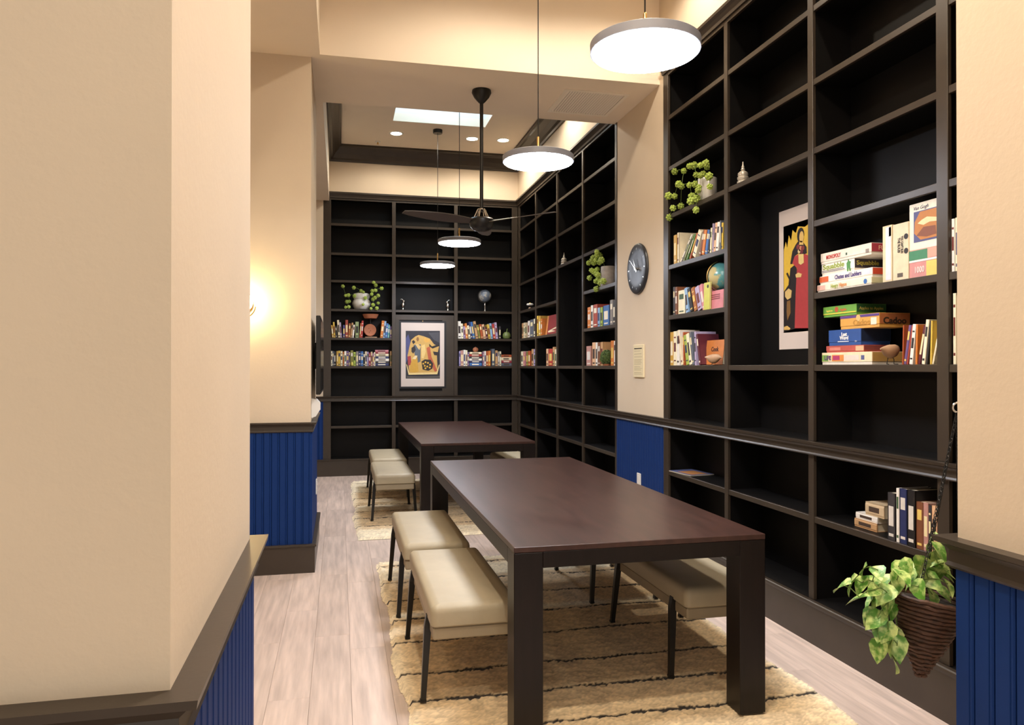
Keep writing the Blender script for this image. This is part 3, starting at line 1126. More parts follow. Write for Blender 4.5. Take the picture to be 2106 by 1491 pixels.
def dims(b_):
    th = max(0.006, (b_['a1'] - b_['a0']) * math.cos(b_['tilt']) * 0.95 * b_['k'])
    return th, (b_['hh'] - th * abs(math.sin(b_['tilt']))) / math.cos(b_['tilt'])


def quad(b_):
    th, h = dims(b_)
    t = b_['tilt']
    c_, s_ = math.cos(t), math.sin(t)
    if t >= 0:
        o_, u = (b_['a1'], 0.0), (-th * c_, th * s_)
    else:
        o_, u = (b_['a0'], 0.0), (th * c_, -th * s_)
    v_ = (h * s_, h * c_)
    return [o_, (o_[0] + u[0], o_[1] + u[1]), (o_[0] + u[0] + v_[0], o_[1] + u[1] + v_[1]), (o_[0] + v_[0], o_[1] + v_[1])]


def clash(p_, q_):
    for P in (p_, q_):
        for i in range(4):
            ex, ey = P[(i + 1) % 4][0] - P[i][0], P[(i + 1) % 4][1] - P[i][1]
            nx, ny = -ey, ex
            A = [nx * x + ny * y for x, y in p_]
            B_ = [nx * x + ny * y for x, y in q_]
            if max(A) <= min(B_) or max(B_) <= min(A):
                return False
    return True


def settle(specs):
    """ease the lean (then the thickness) of each book until neighbours no longer cross"""
    n = len(specs)
    for i in range(n - 2, -1, -1):
        if specs[i]['tilt'] > 0:
            for it in range(60):
                if not clash(quad(specs[i]), quad(specs[i + 1])):
                    break
                if it % 2:
                    specs[i]['tilt'] *= 0.94
                else:
                    specs[i]['k'] *= 0.97
    for i in range(1, n):
        if specs[i]['tilt'] <= 0:
            for it in range(60):
                if not clash(quad(specs[i]), quad(specs[i - 1])):
                    break
                if it % 2:
                    specs[i]['tilt'] *= 0.94
                else:
                    specs[i]['k'] *= 0.97


def row(wall, level_z, zoom, books, where, ins=0.045, dep=0.16, group=None):
    """books: (x0, x1, ytop, dx, colour, kind) in zoom-crop pixels"""
    fr = frame_of(wall)
    ox, oy, s = zoom
    rng = random.Random(len(books) * 31 + int(ox))
    zb = level_z + SHELF_T / 2 + 0.0006
    specs = []
    for bk in books:
        x0, x1, yt, dx = bk[:4]
        i2 = (0.014 + rng.uniform(-0.006, 0.004)) if wall == 'R' else ins + rng.uniform(-0.008, 0.010)
        P0, P1 = ox + x0 / s, ox + x1 / s
        yp = oy + yt / s
        a0, a1 = fr['a'](P0, yp, i2), fr['a'](P1, yp, i2)
        hh = fr['z']((P0 + P1) / 2 + dx / s, yp, i2) - zb
        sh = fr['a'](P0 + dx / s, yp, i2) - a0
        specs.append(dict(i2=i2, a0=a0, a1=a1, hh=hh, tilt=math.atan2(sh, hh), k=1.0))
    settle(specs)
    for i, bk in enumerate(books):
        cn, kind = bk[4:6]
        sp_ = specs[i]
        i2, a0, a1, tilt = sp_['i2'], sp_['a0'], sp_['a1'], sp_['tilt']
        th, hlen = dims(sp_)
        lab = f'{cn} {kind}, {ORD[i]} book from the left {where}'
        lab = lab.replace('  ', ' ')
        if tilt >= 0:
            loc = fr['loc'](a1, i2, zb)
            xa, xb = -th, 0.0
        else:
            loc = fr['loc'](a0, i2, zb)
            xa, xb = 0.0, th
        t = thing('book', lab, 'book', loc, fr['rz'], group or ('books ' + where), ry=tilt)
        band = None
        if th > 0.010:
            lightc = cn in ('cream', 'white', 'ivory', 'beige', 'yellow', 'peach', 'lavender', 'lilac', 'sky', 'tan', 'sage', 'lime')
            cc = rng.choice(['#3b2f2a', '#6a2d28', '#28305a', '#3f5a3a', '#2a2626']) if lightc else rng.choice(['#efe6cf', '#e8d9a8', '#d9d2c8', '#e2c46a'])
            q = rng.random()
            if q < 0.45:
                band = [(0.25, 0.78, cc)] if th < 0.018 else [(0.30, 0.72, cc), (0.08, 0.14, cc)]
            elif q < 0.75:
                band = [(0.62, 0.84, cc), (0.08, 0.13, cc)]
            else:
                band = [(0.80, 0.84, cc), (0.40, 0.66, cc), (0.12, 0.16, cc)]
        make_book(t, xa, xb, hlen, dep * rng.uniform(0.92, 1.06), HEX[cn], band=band)


def stack(wall, level_z, zoom, x0, x1, heights, cols, where, ins=0.04, dep=0.17, base=0.0):
    """flat pile, bottom first; heights in metres"""
    fr = frame_of(wall)
    ox, oy, s = zoom
    z = level_z + SHELF_T / 2 + 0.0006 + base
    rng = random.Random(len(cols) * 7 + int(ox))
    n = len(cols)
    for i, (h, cn) in enumerate(zip(heights, cols)):
        xa = x0[i] if isinstance(x0, (list, tuple)) else x0 + rng.uniform(-6, 6)
        xb = x1[i] if isinstance(x1, (list, tuple)) else x1 + rng.uniform(-6, 6)
        a0, a1 = fr['a'](ox + xa / s, oy, ins), fr['a'](ox + xb / s, oy, ins)
        pos = 'bottom' if i == 0 else ('topmost' if i == n - 1 else ORD[i] + ' from the bottom')
        lab = f'{cn} book lying flat, {pos} of the pile {where}'
        t = thing('book', lab, 'book', fr['loc']((a0 + a1) / 2, ins + rng.uniform(0, 0.008), z), fr['rz'], 'piled books ' + where)
        L = (a1 - a0)
        c = 0.0022
        mb = MB()
        mb.box(-L / 2, 0, 0, L / 2, dep, c)
        mb.box(-L / 2, 0, h - c, L / 2, dep, h)
        mb.prism([(0.003, 0), (-0.001, h * 0.2), (-0.001, h * 0.8), (0.003, h), (0.006, h), (0.006, 0)], 0, -L / 2, L / 2)
        mb.build('cover', COVER, t, color=HEX[cn])
        MB().box(-L / 2 + 0.003, 0.006, c, L / 2 - 0.003, dep - 0.003, h - c).build('pages', PAGES, t)
        MB().box(-L * 0.3, -0.0016, h * 0.3, L * 0.25, 0.0, h * 0.7).build('spine_title', PRINT, t, color='#e8dfc8' if cn in ('navy', 'crimson', 'charcoal', 'red', 'blue', 'black', 'maroon', 'brown') else '#4a3a30')
        z += h + 0.0004


L6, L5, L4, L3 = LEVELS[0], LEVELS[1], LEVELS[2], LEVELS[3]
B, P_, HB = 'book', 'paperback', 'hardback'
ZA = (670, 560, 7.1)
row('B', L5, ZA, [(92, 117, 770, -16, 'mustard', P_), (118, 142, 725, -14, 'yellow', P_), (148, 168, 780, -10, 'charcoal', P_), (182, 213, 695, -18, 'cream', HB),
                  (214, 238, 730, -16, 'lavender', P_), (249, 280, 770, 0, 'indigo', HB), (284, 325, 695, 0, 'brick', HB), (328, 357, 745, 8, 'cinnamon', P_),
                  (358, 383, 735, 20, 'tan', P_), (385, 409, 765, 18, 'white', P_), (430, 482, 722, 0, 'sage', HB), (486, 507, 740, 22, 'rust', P_), (508, 536, 705, 18, 'red', HB)],
    'on upper shelf beside kitchen scale')
row('B', L5, ZA, [(792, 833, 705, 26, 'orange', HB), (834, 862, 712, 24, 'sky', P_), (863, 897, 745, 20, 'blue', HB), (898, 928, 765, 14, 'teal', P_), (938, 962, 790, 0, 'purple', P_)],
    'right of the kitchen scale, back bookcase')
row('B', L6, ZA, [(74, 95, 1150, 0, 'ivory', P_), (97, 117, 1150, 0, 'slate', P_), (121, 144, 1155, 0, 'charcoal', P_), (155, 180, 1150, 0, 'mustard', HB), (181, 213, 1145, 0, 'yellow', HB),
                  (215, 245, 1150, 0, 'cream', P_), (250, 269, 1160, 0, 'orange', P_), (270, 300, 1150, 0, 'white', HB), (302, 335, 1150, 0, 'purple', HB), (337, 358, 1165, 0, 'beige', P_),
                  (360, 400, 1140, 0, 'olive', HB), (402, 438, 1165, 0, 'lime', HB), (440, 474, 1155, 0, 'grey', P_), (476, 510, 1150, 0, 'navy', HB), (511, 546, 1155, 0, 'blue', HB),
                  (548, 572, 1160, 0, 'black', P_), (574, 600, 1155, 0, 'cream', P_), (602, 625, 1160, 0, 'lilac', P_), (626, 656, 1175, 0, 'crimson', HB), (658, 682, 1160, 0, 'beige', P_),
                  (684, 705, 1180, 0, 'mauve', P_), (706, 722, 1165, 0, 'ivory', P_)],
    'on lower shelf at the back left')
stack('B', L6, ZA, 728, 920, [0.034, 0.030, 0.033, 0.032, 0.032, 0.026, 0.026], ['navy', 'charcoal', 'white', 'navy', 'cream', 'crimson', 'pink'], 'at the back left')
row('B', L6, ZA, [(938, 962, 1150, 0, 'tan', P_)], 'after the flat pile at back left')
ZB = (930, 580, 7.85)
row('B', L5, ZB, [(95, 148, 632, -6, 'white', HB), (150, 182, 670, -10, 'ivory', P_), (190, 218, 715, -12, 'lilac', P_), (222, 262, 665, -28, 'orange', HB), (266, 300, 700, -30, 'cream', P_),
                  (304, 333, 640, -42, 'navy', P_), (336, 372, 640, -44, 'blue', HB), (384, 426, 630, -48, 'tan', HB), (430, 464, 690, -38, 'olive', P_), (468, 505, 680, -36, 'rust', HB),
                  (510, 550, 680, -34, 'peach', P_), (553, 582, 730, -26, 'maroon', P_), (588, 624, 680, -26, 'yellow', HB), (626, 660, 665, -26, 'sky', P_), (664, 704, 675, -26, 'red', HB),
                  (707, 744, 650, -26, 'lavender', HB), (752, 785, 715, 0, 'charcoal', P_)],
    'on shelf under silver globe')
row('B', L6, ZB, [(110, 134, 1115, 0, 'lilac', P_), (135, 180, 1105, 0, 'rose', HB), (182, 215, 1095, 0, 'white', HB), (217, 245, 1100, 0, 'ivory', P_), (247, 272, 1130, 0, 'purple', P_)],
    'on lower shelf left of the orange ball')
stack('B', L6, ZB, 280, 478, [0.042, 0.030, 0.030, 0.030, 0.030, 0.028], ['blue', 'navy', 'white', 'charcoal', 'red', 'cream'], 'under the orange ball')
row('B', L6, ZB, [(490, 517, 1130, 0, 'mauve', P_), (519, 545, 1115, 0, 'white', P_), (550, 579, 1120, 0, 'rust', P_), (581, 620, 1110, 0, 'orange', HB), (637, 686, 1080, 0, 'slate', HB),
                  (695, 734, 1105, 0, 'tan', HB), (736, 764, 1130, 0, 'grey', P_), (766, 790, 1120, 0, 'ivory', P_)],
    'on lower shelf right of the orange ball')
stack('B', L6, ZB, 800, 962, [0.042, 0.034, 0.044, 0.036], ['slate', 'crimson', 'cream', 'rust'], 'in the back right corner')
ZD = (1060, 610, 9.32)
row('R', L5, ZD, [(122, 150, 510, 0, 'tan', P_), (152, 182, 502, 0, 'cream', HB), (184, 216, 500, 0, 'beige', P_), (236, 272, 465, 0, 'white', P_), (280, 340, 440, 0, 'slate', HB), (350, 384, 425, 0, 'ivory', P_)],
    'on upper shelf in the far right corner')
row('R', L5, ZD, [(410, 440, 370, 0, 'yellow', HB), (442, 480, 372, 0, 'mustard', HB), (486, 514, 420, 0, 'orange', P_)], 'beside the big red book on far right case')
row('R', L6, ZD, [(106, 146, 1050, 0, 'ivory', HB), (150, 192, 1055, 0, 'pink', HB), (206, 238, 1058, 0, 'olive', P_), (241, 286, 1040, 0, 'rust', HB), (308, 345, 1005, 0, 'tan', HB), (347, 390, 1008, 0, 'lilac', HB)],
    'on lower shelf in the far right corner')
row('R', L6, ZD, [(590, 630, 1000, 0, 'peach', HB), (634, 710, 1003, 0, 'red', HB), (714, 748, 965, 0, 'tan', P_), (750, 786, 1010, 0, 'cream', P_)], 'on lower shelf below the big red book')
ZE = (1190, 490, 5.32)
row('R', L5, ZE, [(96, 130, 755, 0, 'orange', P_), (132, 158, 735, 0, 'white', P_), (160, 205, 725, 0, 'brick', HB), (207, 232, 760, 0, 'sky', P_), (236, 262, 755, 0, 'lime', P_), (266, 332, 735, 0, 'blue', HB),
                  (342, 374, 675, 0, 'grey', HB), (376, 400, 680, 0, 'charcoal', HB)],
    'on the shelf below the grey pot')
row('R', L6, ZE, [(82, 135, 1180, 0, 'rose', HB), (148, 182, 1140, 0, 'peach', HB), (185, 206, 1140, 0, 'white', P_), (210, 236, 1140, 0, 'brown', P_), (238, 268, 1135, 0, 'tan', P_)],
    'left of moss ball, far right')
row('R', L6, ZE, [(350, 384, 1120, 0, 'orange', HB), (386, 402, 1125, 0, 'white', P_)], 'right of moss ball, far right')
ZG = (1370, 440, 12.42)
row('R', L4, ZG, [(190, 266, 540, 0, 'mustard', HB), (270, 322, 482, 0, 'cream', HB)], 'upright on shelf below the hop plant')
row('R', L4, ZG, [(350, 382, 500, 330, 'white', P_), (425, 455, 500, 290, 'sage', P_), (500, 535, 495, 252, 'green', P_), (580, 618, 470, 215, 'rust', P_), (640, 740, 375, 190, 'ivory', HB),
                  (820, 876, 380, 130, 'brown', P_), (884, 962, 385, 110, 'orange', HB), (972, 1040, 385, 95, 'blue', P_), (1050, 1085, 400, 85, 'charcoal', P_), (1092, 1146, 340, 65, 'cream', P_),
                  (1150, 1200, 230, 55, 'lavender', P_), (1204, 1256, 215, 55, 'peach', P_), (1260, 1326, 195, 50, 'white', HB), (1330, 1392, 160, 40, 'slate', HB), (1396, 1440, 220, 20, 'yellow', P_)],
    'in the leaning row below the hop plant')
ZH = (1370, 530, 11.47)
row('R', L5, ZH, [(165, 208, 690, 0, 'charcoal', HB), (212, 262, 690, 0, 'brown', HB), (280, 440, 770, 0, 'ivory', HB), (470, 560, 710, -87, 'sky', HB), (575, 650, 700, -87, 'black', HB),
                  (665, 735, 690, -86, 'cinnamon', HB), (755, 850, 660, -89, 'lavender', HB), (862, 930, 620, -93, 'pink', P_)],
    'on the shelf with the teal globe')
ZI = (1370, 660, 13.55)
row('R', L6, ZI, [(112, 200, 310, 0, 'mustard', HB), (203, 288, 290, 0, 'ivory', HB), (292, 370, 265, 8, 'white', HB)], 'on lowest book shelf beside the orange cookbook')
row('R', L6, ZI, [(420, 470, 250, -114, 'cream', P_), (480, 556, 320, -106, 'rust', HB), (562, 645, 380, -99, 'lime', HB), (652, 722, 340, -104, 'ivory', P_), (730, 790, 310, -107, 'slate', P_),
                  (797, 915, 300, -108, 'lavender', HB), (922, 972, 360, -101, 'maroon', P_)],
    'in the slanted group against the orange cookbook')
ZJ = (1800, 610, 9.32)
row('R', L6, ZJ, [(490, 535, 540, 118, 'rust', HB), (538, 590, 540, 120, 'purple', P_), (593, 625, 548, 121, 'brick', P_), (628, 712, 520, 127, 'white', HB), (716, 800, 525, 129, 'orange', HB),
                  (806, 862, 545, 129, 'maroon', P_), (868, 945, 432, 150, 'ivory', HB), (950, 996, 445, 151, 'charcoal', P_), (1000, 1078, 450, 152, 'yellow', HB), (1084, 1118, 455, 155, 'cream', HB)],
    'in leaning row beside the board games', ins=0.035)
# next bay glimpsed beside the near right wall end
row('R', L5, (0, 0, 1), [(1957, 1963, 450, 0, 'white', HB), (1964, 1975, 447, 0, 'cream', HB)], 'behind near right wall, upper')
row('R', L6, (0, 0, 1), [(1960, 1966, 603, 0, 'ivory', HB), (1967, 1978, 607, 0, 'beige', HB)], 'behind near right wall, lower')
# low shelf behind the hanging plant
ZK = (1740, 960, 8.77)
stack('R', 0.648, ZK, [150, 165, 330], [548, 552, 664], [0.040, 0.030, 0.062], ['tan', 'white', 'beige'], 'on the low shelf', ins=0.06, dep=0.13)
row('R', 0.648, ZK, [(745, 880, 470, 0, 'charcoal', HB), (905, 955, 385, 0, 'white', HB), (960, 1090, 400, 0, 'navy', HB), (1100, 1240, 420, 0, 'black', HB), (1262, 1385, 635, 0, 'brown', HB),
                     (1392, 1480, 650, 0, 'rose', HB), (1486, 1538, 700, 0, 'charcoal', P_), (1545, 1640, 705, 0, 'peach', HB), (1646, 1700, 720, 0, 'crimson', HB)],
    'on low shelf behind hanging plant', ins=0.05)


# ------------------------------------------------------------------ face-out books and a magazine
def face_book(label, px0, px1, ytop, ybot, wall, level, col, ins, th=0.02, tilt=0.12, name='book'):
    fr = frame_of(wall)
    a0, a1 = fr['a'](px0, (ytop + ybot) / 2, ins), fr['a'](px1, (ytop + ybot) / 2, ins)
    zb = level + SHELF_T / 2 + 0.0006
    h = fr['z']((px0 + px1) / 2, ytop, ins) - zb
    t = link(name, None, None, fr['loc']((a0 + a1) / 2, ins, zb + th * math.sin(tilt) + 0.0005), (-tilt, 0, fr['rz']))
    t.rotation_mode = 'XYZ'
    tag(t, label, 'book', 'face-out books')
    w_ = (a1 - a0) / 2
    mb = MB()
    mb.box(-w_, 0, 0, w_, 0.0025, h)
    mb.box(-w_, th - 0.0025, 0, w_, th, h)
    mb.box(-w_, 0.0025, 0, -w_ + 0.004, th - 0.0025, h)
    mb.build('cover', COVER, t, color=col)
    MB().box(-w_ + 0.004, 0.0025, 0.003, w_ - 0.003, th - 0.0025, h - 0.003).build('pages', PAGES, t)
    return t, w_, h


FR = (PI / 2, 0, 0)
t, w_, h = face_book('large red hardback facing out on the far right bookcase', 1122, 1143, 648, 688, 'R', L5, '#8c3434', 0.05, 0.035)
MB().box(-w_, -0.001, 0, -w_ * 0.72, 0, h).build('cover_strip', PRINT, t, color='#d18a4a')
MB().prism([(-w_ * 0.55, h * 0.18), (w_ * 0.95, h * 0.34), (w_ * 0.95, h * 0.26), (w_ * 0.1, h * 0.2), (w_ * 0.95, h * 0.12), (-w_ * 0.5, h * 0.1)], 1, -0.001, 0).build('cover_motif', PRINT, t, color='#e8d5b0')
t, w_, h = face_book('orange hardback cookbook facing out on the near right bookcase', 1449, 1485, 700, 751, 'R', L6, '#c97a3c', 0.06, 0.03)
text('Cook', h * 0.26, '#3a2420', t, (w_ * 0.02, -0.0012, h * 0.62), FR, bold=0.001)
t, w_, h = face_book('pink board book facing out below the teal globe', 1452, 1487, 598, 628, 'R', L5, '#c67a80', 0.02, 0.014, 0.04)
for k in range(3):
    MB().box(-w_ * 0.55 + k * 0.01, -0.001, h * (0.74 - 0.11 * k), w_ * 0.6, 0, h * (0.79 - 0.11 * k)).build('text_line', PRINT, t, color='#7a3640')
t, w_, h = face_book('lime green book standing open-faced left of the pink book', 1447, 1459, 581, 634, 'R', L5, '#c3c257', 0.004, 0.012, 0.02)
MB().lathe([(0.012, 0), (0.012, 0.001)], 14).build('cover_dot', PRINT, t, (w_ * 0.35, 0, h * 0.85), (PI / 2, 0, 0), color='#2a2622')
p = on_z(1440, 972, 0.662)
mg = thing('magazine', 'magazine lying flat on the low shelf right of the blue panel', 'magazine', (XF + 0.11, p.y, 0.6617), -PI / 2 + 0.15)
MB().box(-0.14, -0.10, 0, 0.14, 0.10, 0.006).build('pages', PAGES, mg)
MB().box(-0.141, -0.101, 0.006, 0.141, 0.101, 0.0068).build('cover', COVER, mg, color='#59618c')
MB().box(-0.06, -0.08, 0.0068, 0.12, 0.06, 0.0072).build('cover_picture', PRINT, mg, color='#b07a4a')


# ------------------------------------------------------------------ board games
def game_box(label, px0, px1, z0, h, front, side, ins=0.05, dep=0.17, name='board_game'):
    a0, a1 = -on_x(px0, 600, XF + ins).y, -on_x(px1, 600, XF + ins).y
    L = a1 - a0
    t = thing(name, label, 'board game', (XF + ins, -(a0 + a1) / 2, z0), -PI / 2, 'board game boxes')
    lid = h * 0.78
    MB().cbox(-L / 2, 0, h - lid, L / 2, dep, h, 0.0012).build('lid', COVER, t, color=front)
    MB().cbox(-L / 2 + 0.002, 0.002, 0, L / 2 - 0.002, dep - 0.002, h - lid, 0.0008).build('tray', COVER, t, color='#e9dfcf' if 'white' in label else front)
    MB().box(L / 2, 0.003, h - lid + 0.002, L / 2 + 0.0008, dep - 0.003, h - 0.002).build('side_print', PRINT, t, color=side)
    return t, L, dep


def patch(t, x0, x1, z0, z1, col, y=-0.0009, name='printed_patch'):
    return MB().box(x0, y, z0, x1, 0, z1).build(name, PRINT, t, color=col)


SIDE = (PI / 2, 0, PI / 2)
z = L5 + SHELF_T / 2 + 0.0006
t, L, D = game_box('white game box with green and orange title, lowest in the upper stack', 1681, 1792, z, 0.040, '#e9ddc8', '#cfc79a', ins=0.03)
patch(t, -L * 0.5, -L * 0.34, 0.012, 0.036, '#e0b0a0')
text('Hungry', 0.026, '#9aa84e', t, (-L * 0.16, -0.001, 0.024), FR, bold=0.0006, width=L * 0.14)
text('Hippos', 0.026, '#d08a4a', t, (0.0, -0.001, 0.024), FR, bold=0.0006, width=L * 0.14)
MB().lathe([(0.012, 0), (0.012, 0.001)], 16).build('printed_logo', PRINT, t, (L * 0.40, 0, 0.022), (PI / 2, 0, 0), color='#3366a8')
z += 0.0405
t, L, D = game_box('white Chutes and Ladders game box in the upper stack', 1686, 1794, z, 0.044, '#efe6da', '#c4472c', ins=0.035)
patch(t, -L * 0.5, -L * 0.32, 0.012, 0.040, '#cf6238')
text('Chutes and Ladders', 0.030, '#4a3f7a', t, (L * 0.06, -0.001, 0.026), FR, bold=0.0008, width=L * 0.5)
patch(t, L * 0.36, L * 0.46, 0.015, 0.038, '#cfd6e6')
z += 0.0445
t, L, D = game_box('black and white game box with green figure in the upper stack', 1690, 1757, z, 0.062, '#f0ebe2', '#3a3034', ins=0.045)
text('Squabble', 0.036, '#8fa03a', t, (-L * 0.12, -0.001, 0.044), FR, bold=0.001, width=L * 0.66)
patch(t, -L * 0.48, L * 0.22, 0.018, 0.021, '#3a3234')
patch(t, -L * 0.48, L * 0.18, 0.025, 0.028, '#3a3234')
MB().prism([(-0.012, 0.0), (-0.004, 0.0), (0.0, 0.02), (0.006, 0.0), (0.014, 0.0), (0.012, 0.034), (0.016, 0.046), (0.004, 0.05), (0.002, 0.058), (-0.006, 0.058), (-0.006, 0.05), (-0.016, 0.042)], 1, -0.001, 0).build('printed_figure', PRINT, t, (L * 0.34, 0, 0.003), color='#4e8a48')
text('Squabble', 0.030, '#b6a848', t, (L / 2 + 0.0009, D * 0.45, 0.040), SIDE, bold=0.0008, width=D * 0.75)
z += 0.0625
t, L, D = game_box('white game box with red lettering on top of the upper stack', 1688, 1792, z, 0.056, '#e8dccb', '#a83c48', ins=0.04)
text('MONOPOLY', 0.028, '#b8443c', t, (-L * 0.23, -0.001, 0.030), FR, bold=0.001, width=L * 0.3)
patch(t, L * 0.40, L * 0.46, 0.012, 0.030, '#8c7f76', name='barcode')
patch(t, L * 0.02, L * 0.05, 0.022, 0.034, '#3f5a44')
text('FUN', 0.03, '#e9c9a0', t, (L / 2 + 0.0009, D * 0.4, 0.032), SIDE)

z = L6 + SHELF_T / 2 + 0.0006
t, L, D = game_box('white game box marked LIFE, lowest in the lower stack', 1690, 1793, z, 0.062, '#ead9b4', '#b98f4e', ins=0.04)
patch(t, -L * 0.49, -L * 0.36, 0.018, 0.050, '#7fae4e')
text('LIFE', 0.030, '#5c3268', t, (-L * 0.37, -0.0012, 0.034), FR, bold=0.001, width=L * 0.14)
patch(t, -L * 0.28, -L * 0.04, 0.018, 0.050, '#d98a46')
patch(t, -L * 0.26, -L * 0.12, 0.024, 0.046, '#b23a6a', y=-0.0013)
patch(t, L * 0.30, L * 0.36, 0.024, 0.046, '#565c8a', name='barcode')
patch(t, -L * 0.03, L * 0.26, 0.022, 0.048, '#e6d2c6')
z += 0.0625
t, L, D = game_box('thin red game box between the LIFE box and the blue box', 1699, 1776, z, 0.034, '#b4544a', '#7c3a34', ins=0.05)
patch(t, L * 0.3, L * 0.5, 0.006, 0.03, '#e0b08a')
patch(t, -L * 0.4, -L * 0.1, 0.010, 0.026, '#d08070')
z += 0.0345
t, L, D = game_box('deep blue game box with pale logo in the lower stack', 1704, 1770, z, 0.080, '#2f5496', '#17233a', ins=0.05)
text('Last', 0.026, '#f0efe8', t, (0.0, -0.001, 0.055), FR, bold=0.001)
text('Word', 0.026, '#f0efe8', t, (0.0, -0.001, 0.037), FR, bold=0.001)
patch(t, -L * 0.2, L * 0.14, 0.018, 0.022, '#dfe4ee')
text('12+', 0.012, '#dfe4ee', t, (L * 0.36, -0.001, 0.018), FR)
z += 0.0805
t, L, D = game_box('yellow and orange Cadoo game box in the lower stack', 1728, 1808, z, 0.068, '#dca552', '#b06a3c', ins=0.055)
text('Cadoo', 0.036, '#c08c3e', t, (0.02, -0.0012, 0.028), FR, bold=0.0012, width=L * 0.45)
patch(t, -L * 0.5, L * 0.5, 0.054, 0.066, '#5c3f86')
MB().lathe([(0.016, 0), (0.016, 0.001)], 18).build('printed_logo', PRINT, t, (-0.005, 0, 0.052), (PI / 2, 0, 0), color='#e0b878')
patch(t, L * 0.30, L * 0.44, 0.014, 0.048, '#efe2cc')
text('Cadoo', 0.042, '#3a2a1c', t, (L / 2 + 0.0009, D * 0.5, 0.030), SIDE, bold=0.0016, width=D * 0.75)
z += 0.0685
t, L, D = game_box('bright green game box topmost in the lower stack', 1693, 1761, z, 0.054, '#6fa744', '#2c5a30', ins=0.05)
MB().lathe([(0.014, 0), (0.014, 0.001)], 18).build('printed_apple', PRINT, t, (-L * 0.08, 0, 0.036), (PI / 2, 0, 0), color='#c05a3a')
text('Apples', 0.018, '#c9713e', t, (L * 0.12, -0.001, 0.032), FR, bold=0.0008)
text('Apples to', 0.014, '#e3d45a', t, (-L * 0.30, -0.001, 0.032), FR, bold=0.0004, width=L * 0.2)
patch(t, -L * 0.49, L * 0.49, 0.013, 0.019, '#d9d04e')
text('Apples to Apples', 0.02, '#d9c05a', t, (L / 2 + 0.0009, D * 0.5, 0.032), SIDE, width=D * 0.8)


def upright_box(label, px0, px1, ytop, level_z, front, ins, dep, name='puzzle_box', cat='puzzle box'):
    a0, a1 = -on_x(px0, ytop, XF + ins).y, -on_x(px1, ytop, XF + ins).y
    h = on_x((px0 + px1) / 2, ytop, XF + ins).z - level_z
    t = thing(name, label, cat, (XF + ins, -(a0 + a1) / 2, level_z), -PI / 2)
    L = a1 - a0
    MB().cbox(-L / 2, 0, 0, L / 2, dep * 0.75, h, 0.0015).build('lid', COVER, t, color=front)
    MB().cbox(-L / 2 + 0.002, dep * 0.75, 0.002, L / 2 - 0.002, dep, h - 0.002, 0.001).build('tray', COVER, t, color='#d8cdb8')
    return t, L, h


zs = L5 + SHELF_T / 2 + 0.0006
t, L, h = upright_box('cream box file standing beside the upper game stack', 1815, 1834, 464, zs, '#dccaa4', 0.03, 0.16, 'box_file', 'box file')
patch(t, -L * 0.15, L * 0.42, 0.01, h * 0.97, '#d9d6de')
patch(t, L * 0.2, L * 0.42, h * 0.80, h * 0.96, '#9aa8c4')
t, L, h = upright_box('tall cream game box with vertical black lettering', 1836, 1868, 459, zs, '#ddcbab', 0.032, 0.16, 'board_game', 'board game')
text("YOU CAN'T RUN", 0.02, '#2a2420', t, (L * 0.10, -0.001, h * 0.62), (PI / 2, PI / 2, 0), width=h * 0.30, bold=0.0006)
text('THE RULES', 0.02, '#2a2420', t, (-L * 0.10, -0.001, h * 0.62), (PI / 2, PI / 2, 0), width=h * 0.26, bold=0.0006)
for zz in (0.50, 0.75):
    MB().lathe([(0.013, 0), (0.013, 0.001)], 12).build('printed_silhouette', PRINT, t, (L * 0.36, 0, h * zz), (PI / 2, 0, 0), color='#241f20')
patch(t, -L * 0.2, L * 0.15, h * 0.06, h * 0.13, '#5a5048', name='barcode')
t, L, h = upright_box('pink and green jigsaw puzzle box marked 1000', 1870, 1930, 511, zs, '#c98a86', 0.036, 0.07)
patch(t, -L * 0.5, L * 0.14, h * 0.62, h * 0.98, '#3f7f5c')
patch(t, L * 0.14, L * 0.5, h * 0.66, h * 0.98, '#d8a08c')
patch(t, -L * 0.5, L * 0.5, h * 0.57, h * 0.64, '#eee8dc', y=-0.0013)
patch(t, L * 0.10, L * 0.5, 0.003, h * 0.55, '#dcc266')
text('1000', h * 0.30, '#ecd2cc', t, (-L * 0.14, -0.0012, h * 0.28), FR, bold=0.0008, width=L * 0.32)
z2 = zs + h + 0.0005
t, L, h = upright_box('cream puzzle box with warm painting standing on the 1000 box', 1870, 1931, 414, z2, '#ece2cc', 0.038, 0.05)
patch(t, -L * 0.34, L * 0.48, h * 0.16, h * 0.82, '#4f527e')
MB().prism([(-L * 0.32, h * 0.36), (-L * 0.1, h * 0.20), (L * 0.47, h * 0.20), (L * 0.47, h * 0.80), (-L * 0.12, h * 0.80), (-L * 0.30, h * 0.60)], 1, -0.0015, 0).build('printed_scene', PRINT, t, color='#b8783e')
MB().prism([(-L * 0.2, h * 0.56), (L * 0.0, h * 0.50), (L * 0.2, h * 0.54), (L * 0.46, h * 0.52), (L * 0.46, h * 0.60), (L * 0.12, h * 0.66), (-L * 0.05, h * 0.62)], 1, -0.0020, 0).build('printed_scene', PRINT, t, color='#e8d2a0')
MB().prism([(-L * 0.24, h * 0.30), (L * 0.1, h * 0.24), (L * 0.42, h * 0.26), (L * 0.40, h * 0.44), (L * 0.0, h * 0.46)], 1, -0.0020, 0).build('printed_scene', PRINT, t, color='#7e4a34')
text('Van Gogh', h * 0.11, '#55566e', t, (-L * 0.10, -0.001, h * 0.89), FR, shear=0.35, width=L * 0.5)


# ------------------------------------------------------------------ posters
def poly_shape(t, pts, layer, col):
    MB().prism(pts, 1, -0.002 - 0.0006 * layer, -0.0005).build('printed_shape', PRINT, t, color=col)


